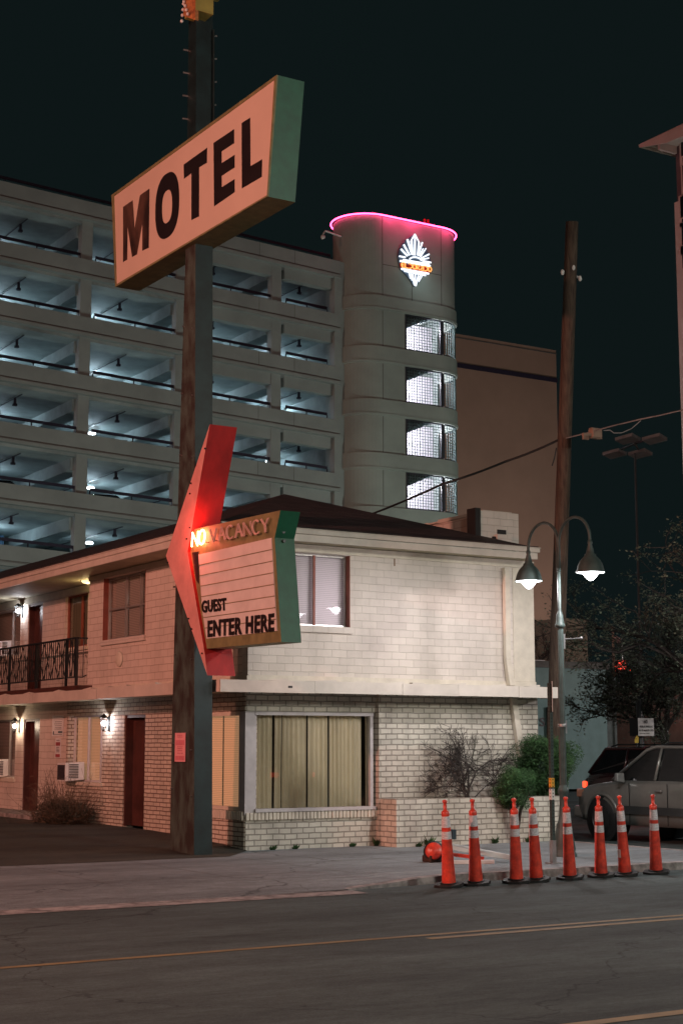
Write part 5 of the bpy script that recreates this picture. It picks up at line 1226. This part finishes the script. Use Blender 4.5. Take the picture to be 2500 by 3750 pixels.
def branchy(mb, p, d, L, r, depth, tips, spread=.55, up=.12, minr=.003, kids=(2, 3)):
    segs = 4; pts = [Vector(p)]; dd = Vector(d).normalized()
    for k in range(segs):
        dd = (dd+Vector((random.gauss(0, .16), random.gauss(0, .16), random.gauss(0, .14)+up*.2))).normalized(); pts.append(pts[-1]+dd*L/segs)
    mb.tube(pts, [max(minr, r*(1-.45*k/segs)) for k in range(segs+1)], 5 if r > .01 else 3, cap=False)
    if depth == 0: tips.append(pts[-1]); tips.append(pts[-2]); return
    for k in range(random.randint(*kids)+1):
        i = random.randint(1, segs) if k else segs
        nd = (dd+Vector((random.gauss(0, spread), random.gauss(0, spread), random.gauss(0, spread)*.8+up))).normalized()
        branchy(mb, pts[i], nd, L*random.uniform(.6, .85), r*.55, depth-1, tips, spread, up, minr, kids)
random.seed(21)
pb = onz(1718, 2932, .70); q = ony(1718, 2925, 22.2)
t = thing('bare_shrub', (q[0], 22.2, .7), 'leafless branching shrub in the planter against the brick wall', 'shrub')
b = MB(); tips = []
for d, L, r in (((.1, -.05, 1), .50, .030), ((-.5, -.1, .7), .56, .024), ((.02, -.1, 1), .52, .024), ((.55, -.1, .65), .40, .014), ((-.85, -.1, .45), .46, .014)): branchy(b, (random.uniform(-.08, .08), 0, 0), d, L, r, 4, tips, .6, .02, .0035, (2, 4))
b.v = [(x*1.0, max(min(y*.6, .10), -.32), max(z, 0)) for x, y, z in b.v]; b.build('branches', M['bark'], t)
# brown dry hedge plant at the left
random.seed(5)
q = onx(225, 3010, 11.2); q = onz(225, 3022, .14)
t = thing('dry_bush', (q[0], q[1], .12), 'dry brown twiggy bush below the lit window', 'bush')
b = MB()
for k in range(520):
    a = random.uniform(0, 6.28); e = random.uniform(.15, 1.2); L = random.uniform(.45, 1.0); p = [Vector((random.uniform(-.25, .25), random.uniform(-.45, .45), 0))]; d = Vector((math.cos(a)*math.cos(e)*.62, math.sin(a)*math.cos(e)*1.05, math.sin(e)))
    for s_ in range(4): d = d+Vector((random.gauss(0, .16), random.gauss(0, .16), random.gauss(0, .12))); p.append(p[-1]+d*L/4)
    b.tube(p, [.006, .005, .004, .003, .002], 3, cap=False)
    for s_ in range(3):
        e0 = p[random.randint(2, 4)]; b.tube([e0, e0+Vector((random.gauss(0, .08), random.gauss(0, .08), random.gauss(.03, .07)))], .0025, 3, cap=False)
b.v = [(x, y, max(0, z)) for x, y, z in b.v]; b.build('twigs', M['twig'], t)
b = MB(); leaves(b, (0, 0, .22), .75, 2600, .03, (.7, 1.15, .40), .1); b.build('foliage', plain('dark_bush_leaf', (.05, .05, .03), .8, var=.3, scale=9), t)
# tree at the right with small leaves
random.seed(11)
DT = 42.0
def tree(px, py, D, label, H, seed, depth=5, lean=(0, 0), leaf=True, name='street_tree', r0=.14, n0=6, m=None, spread=.6, lsize=.06, nl=7, L0=1.9):
    random.seed(seed); base = Vector(ond(px, py, D)); base.z = 0
    t = thing(name, base, label, 'tree'); b = MB(); b.smooth = True
    tr = [Vector((0, 0, 0)), Vector((lean[0]*.3, lean[1]*.3, H*.2)), Vector((lean[0], lean[1], H*.4))]; b.tube(tr, [r0, r0*.85, r0*.7], 10); b.build('trunk', M['bark'], t)
    b = MB(); tips = []
    for k in range(n0):
        a = 2*math.pi*k/n0+random.uniform(-.3, .3); z = tr[2]*(random.uniform(.75, 1))
        branchy(b, z, (math.cos(a)*.8, math.sin(a)*.8, random.uniform(.3, 1.1)), L0*random.uniform(.8, 1.2), r0*.5, depth, tips, spread, .10, .008)
    br = b.build('limbs', M['bark'], t)
    if leaf:
        b = MB()
        for p in tips:
            for _ in range(nl):
                q = p+Vector((random.gauss(0, .085), random.gauss(0, .085), random.gauss(0, .07)))
                u = Vector((random.gauss(0, 1), random.gauss(0, 1), random.gauss(0, 1))).normalized(); v = u.orthogonal().normalized()*lsize*.6; u = u*lsize
                b.add([q-u, q-v, q+u, q+v], [(0, 1, 2, 3)])
        b.build('crown', m or M['leaf2'], t)
    return t
tree(2440, 2700, 40, 'small leaved tree spreading over the rose building at the right', 5.4, 33, depth=4, lean=(.0, .1), L0=1.25, nl=9, lsize=.038, n0=5, spread=.5)
tree(2620, 2700, 33, 'taller small leaved tree reaching in from the right edge', 8.0, 44, depth=4, lean=(.0, 0), L0=1.55, nl=10, lsize=.036)
tree(1975, 2700, 62, 'bare winter tree behind the teal building', 6.5, 9, depth=5, leaf=False, r0=.16, spread=.40, L0=1.5)
# weeds at the foot of the walls
random.seed(3)
M['weed'] = plain('weed_leaf', (.07, .16, .05), .7, var=.3)
WL = [((991, 3112), 'small weed at the left end under the shop window'), ((1077, 3109), 'weed under the middle of the shop window'), ((1261, 3098), 'small weed before the right end of the shop window base'), ((1325, 3092), 'leafy weed in the corner beside the planter end'), ((1555, 3098), 'tallest weed at the planter wall, beside the orange warning lamp'), ((1520, 3100), 'tiny weed left of the tallest one at the planter'), ((1816, 3090), 'weed at the planter wall behind the third cone'), ((1930, 3084), 'low weed strip at the right end of the planter wall')]
for i, (p, lab) in enumerate(WL):
    q = onz(p[0], p[1], 0); yy = (22.40 if p[0] < 1400 else 21.82); b = MB(); s_ = (.05, .05, .045, .08, .11, .05, .075, .06)[i]
    for _ in range(70):
        a = random.uniform(0, 6.28); L = s_*random.uniform(.6, 1.5); d = Vector((math.cos(a)*.8, -abs(math.sin(a))*.8, random.uniform(.4, 1.4)))*L; n_ = Vector((-math.sin(a), math.cos(a), 0))*.008; o2_ = Vector((random.uniform(-.04, .04), 0, 0))
        b.add([o2_-n_, o2_+n_, o2_+d*.6+n_*1.6, o2_+d, o2_+d*.6-n_*1.6], [(0, 1, 2, 3, 4)])
    o = b.build('weed', M['weed'], org=(0, 0, 0)); o.location = (q[0], yy, 0); tag(o, lab, 'weed', 'weeds along the walls')

# ------------------------------------------------------------------ far street furniture
t0 = Vector(ond(2323, 1668, 62)); t = thing('parking_lot_light', (t0.x, t0.y, 0), 'tall unlit parking lot light with four flat square panels', 'light mast')
b = MB(); b.tube([(0, 0, 0), (0, 0, t0.z+.1)], [.06, .04], 8); b.build('pole', plain('dark_mast', (.03, .04, .045), .6), t)
rr = Vector(rv); ff = Vector((fv[0], fv[1], 0)).normalized()
for i, (x, y) in enumerate(((2279, 1636), (2375, 1634), (2276, 1655), (2372, 1652))):
    b = MB(); c = rr*((x-2323)/F*62)+ff*(1.4 if i < 2 else -1.0)*1.3; z = t0.z+.35
    P = [c+rr*.50, c+ff*.95, c-rr*.50, c-ff*.95]
    b.hexa([(p.x, p.y, z) for p in P[::-1]], [(p.x, p.y, z+.12) for p in P[::-1]]); 
    pn = b.build('lamp_panel', plain('grey_lens_panel', (.26, .26, .26), .6), t)
    b = MB(); b.tube([(0, 0, z+.12), (c.x*.9, c.y*.9, z+.12)], .04, 6); b.build('arm', M['iron'], t)
t0 = Vector(ond(2246, 2452, 70)); t = thing('flag_pole', (t0.x, t0.y, 0), 'pale flagpole with a limp red and white striped flag', 'flagpole')
tz = ond(2238, 2302, 70)[2]; b = MB(); b.tube([(0, 0, 0), (0, 0, tz)], [.10, .05], 8); b.ball((0, 0, tz+.05), .08, 8, 6); b.build('pole', M['tan'], t)
b = MB(); fl = [(0, 0), (.12, -.04), (.25, -.12), (.36, -.2)]
for k in range(3):
    a, c = fl[k], fl[k+1]; A_ = rr*a[0]; C_2 = rr*c[0]; z = tz-.25
    b.add([(A_.x, A_.y, z+a[1]), (C_2.x, C_2.y, z+c[1]), (C_2.x, C_2.y, z+c[1]-.28), (A_.x, A_.y, z+a[1]-.28)], [(0, 1, 2, 3)])
b.build('flag', plain('striped_flag_cloth', (.55, .30, .30), .8, var=.4, scale=6), t)
t0 = Vector(ond(2278, 2440, 70)); t = thing('red_neon_sign', (t0.x, t0.y, 0), 'small red neon sign in stacked bars behind the tree', 'neon sign')
M['rneon'] = emis('red_neon', (1, .06, .03), 3.0)
b = MB(); b.tube([(0, 0, 0), (0, 0, ond(2276, 2352, 70)[2])], .03, 6); b.build('mast', M['steel'], t)
b = MB()
for x0, x1, y in ((2262, 2292, 2421), (2264, 2292, 2428), (2260, 2294, 2435), (2250, 2290, 2442), (2252, 2300, 2448), (2250, 2306, 2454)):
    a = Vector(ond(x0, y, 70))-Vector((t0.x, t0.y, 0)); c = Vector(ond(x1, y, 70))-Vector((t0.x, t0.y, 0)); b.tube([a, c], .028, 6)
b.build('neon_tubes', M['rneon'], t)
a = Vector(ond(2251, 2470, 70.3))-Vector((t0.x, t0.y, 0)); c = Vector(ond(2290, 2459, 70.3))-Vector((t0.x, t0.y, 0)); b = MB(); b.box(a.x, c.x, a.y, a.y+.3, a.z, c.z); b.build('cabinet', M['tan'], t)
# no public parking sign
t0 = Vector(ond(2352, 2690, 38)); t = thing('parking_sign', (t0.x, t0.y, 0), 'white box sign reading NO PUBLIC PARKING above the car roofs', 'sign')
def loc_(x, y, D=38): return Vector(ond(x, y, D))-Vector((t0.x, t0.y, 0))
b = MB(); a, c = loc_(2335, 2695), loc_(2393, 2630); dpt = ff*.35; o3 = loc_(2335, 2695, 38)
LLx, LRx = loc_(2335, 2694), loc_(2393, 2694); z0, z1 = a.z, c.z
b.hexa([(LLx.x, LLx.y, z0), (LRx.x, LRx.y, z0), (LRx.x+ff.x*.3-rr.x*.15, LRx.y+ff.y*.3-rr.y*.15, z0), (LLx.x+ff.x*.3-rr.x*.15, LLx.y+ff.y*.3-rr.y*.15, z0)], [(LLx.x, LLx.y, z1), (LRx.x, LRx.y, z1), (LRx.x+ff.x*.3-rr.x*.15, LRx.y+ff.y*.3-rr.y*.15, z1), (LLx.x+ff.x*.3-rr.x*.15, LLx.y+ff.y*.3-rr.y*.15, z1)])
b.build('box', M['iron'], t)
b = MB(); e = ff*-.012; b.quad((LLx.x+e.x, LLx.y+e.y, z0), (LRx.x+e.x, LRx.y+e.y, z0), (LRx.x+e.x, LRx.y+e.y, z1), (LLx.x+e.x, LLx.y+e.y, z1)); fc = b.build('face', M['white'], t)
def sgn(s, x0, y0, x1, y1):
    b = MB(); A_, B2_, C3 = loc_(x0, y1, 37.97), loc_(x1, y1, 37.97), loc_(x0, y0, 37.97)
    text_mb(b, s, lambda u, v, q: A_+(B2_-A_)*u+(C3-A_)*v-ff*(.004*q), 1, 1, 1, .03); b.build('lettering', M['blackletter'], fc)
sgn('NO', 2357, 2637, 2369, 2649); sgn('PUBLIC PARKING', 2341, 2657, 2388, 2664); sgn('AS OF MARCH 15TH', 2338, 2671, 2391, 2678); sgn('VIOLATORS TOWED', 2340, 2684, 2376, 2687)
b = MB(); p = loc_(2350, 2700); b.tube([(p.x+ff.x*.3, p.y+ff.y*.3, 0), (p.x+ff.x*.3, p.y+ff.y*.3, loc_(2350, 2545).z)], .07, 8); b.build('post', M['iron'], t)
p = Vector(ond(2330, 2708, 37)); t = thing('warning_sign', (p.x, p.y, 0), 'small yellow warning sign beside the parking sign', 'sign')
b = MB(); P = [(-.05, p.z-.08), (.04, p.z-.08), (.045, p.z+.06), (.0, p.z+.10), (-.05, p.z)]; b.add([(rr.x*a, rr.y*a, z) for a, z in P]+[(rr.x*a+ff.x*.01, rr.y*a+ff.y*.01, z) for a, z in P], [(0, 1, 2, 3, 4), (9, 8, 7, 6, 5)]); b.build('plate', plain('yellow_plate', (.75, .50, .03), .4), t)
b = MB(); b.tube([(ff.x*.03, ff.y*.03, 0), (ff.x*.03, ff.y*.03, p.z)], .02, 6); b.build('post', M['iron'], t)
# ------------------------------------------------------------------ light
wd = bpy.data.worlds.new("World"); sc.world = wd; wd.use_nodes = True; nt = wd.node_tree
bg = nt.nodes['Background']; sky = N(nt, 'ShaderNodeTexSky'); sky.sky_type = 'NISHITA'; sky.sun_disc = False
SUN_EL, SUN_AZ = R(8), R(-96)      # direction the light comes from, azimuth clockwise from +Y
sky.sun_elevation = R(-4); sky.sun_rotation = SUN_AZ
mx = N(nt, 'ShaderNodeMix', data_type='RGBA', blend_type='ADD'); mx.inputs[0].default_value = 1
sk = N(nt, 'ShaderNodeMix', data_type='RGBA', blend_type='MULTIPLY'); sk.inputs[0].default_value = 1
nt.links.new(sky.outputs[0], sk.inputs[6]); sk.inputs[7].default_value = (.004, .004, .004, 1)
nt.links.new(sk.outputs[2], mx.inputs[6]); mx.inputs[7].default_value = (.0042, .0080, .0083, 1)
nt.links.new(mx.outputs[2], bg.inputs[0]); bg.inputs[1].default_value = 1.0
l = bpy.data.lights.new('sun', 'SUN'); l.energy = .22; l.angle = R(.6); l.color = (1, .42, .29)
so = bpy.data.objects.new('sun', l); col.objects.link(so)
d = Vector((math.sin(SUN_AZ)*math.cos(SUN_EL), math.cos(SUN_AZ)*math.cos(SUN_EL), math.sin(SUN_EL)))
so.rotation_euler = d.to_track_quat('Z', 'Y').to_euler(); so.location = (-30, 10, 20)
sc.view_settings.view_transform = 'Standard'; sc.view_settings.look = 'None'; sc.view_settings.exposure = 0; sc.view_settings.gamma = 1
sc.cycles.use_denoising = True
sc.cycles.max_bounces = 6; sc.cycles.transparent_max_bounces = 12; sc.cycles.sample_clamp_indirect = 4
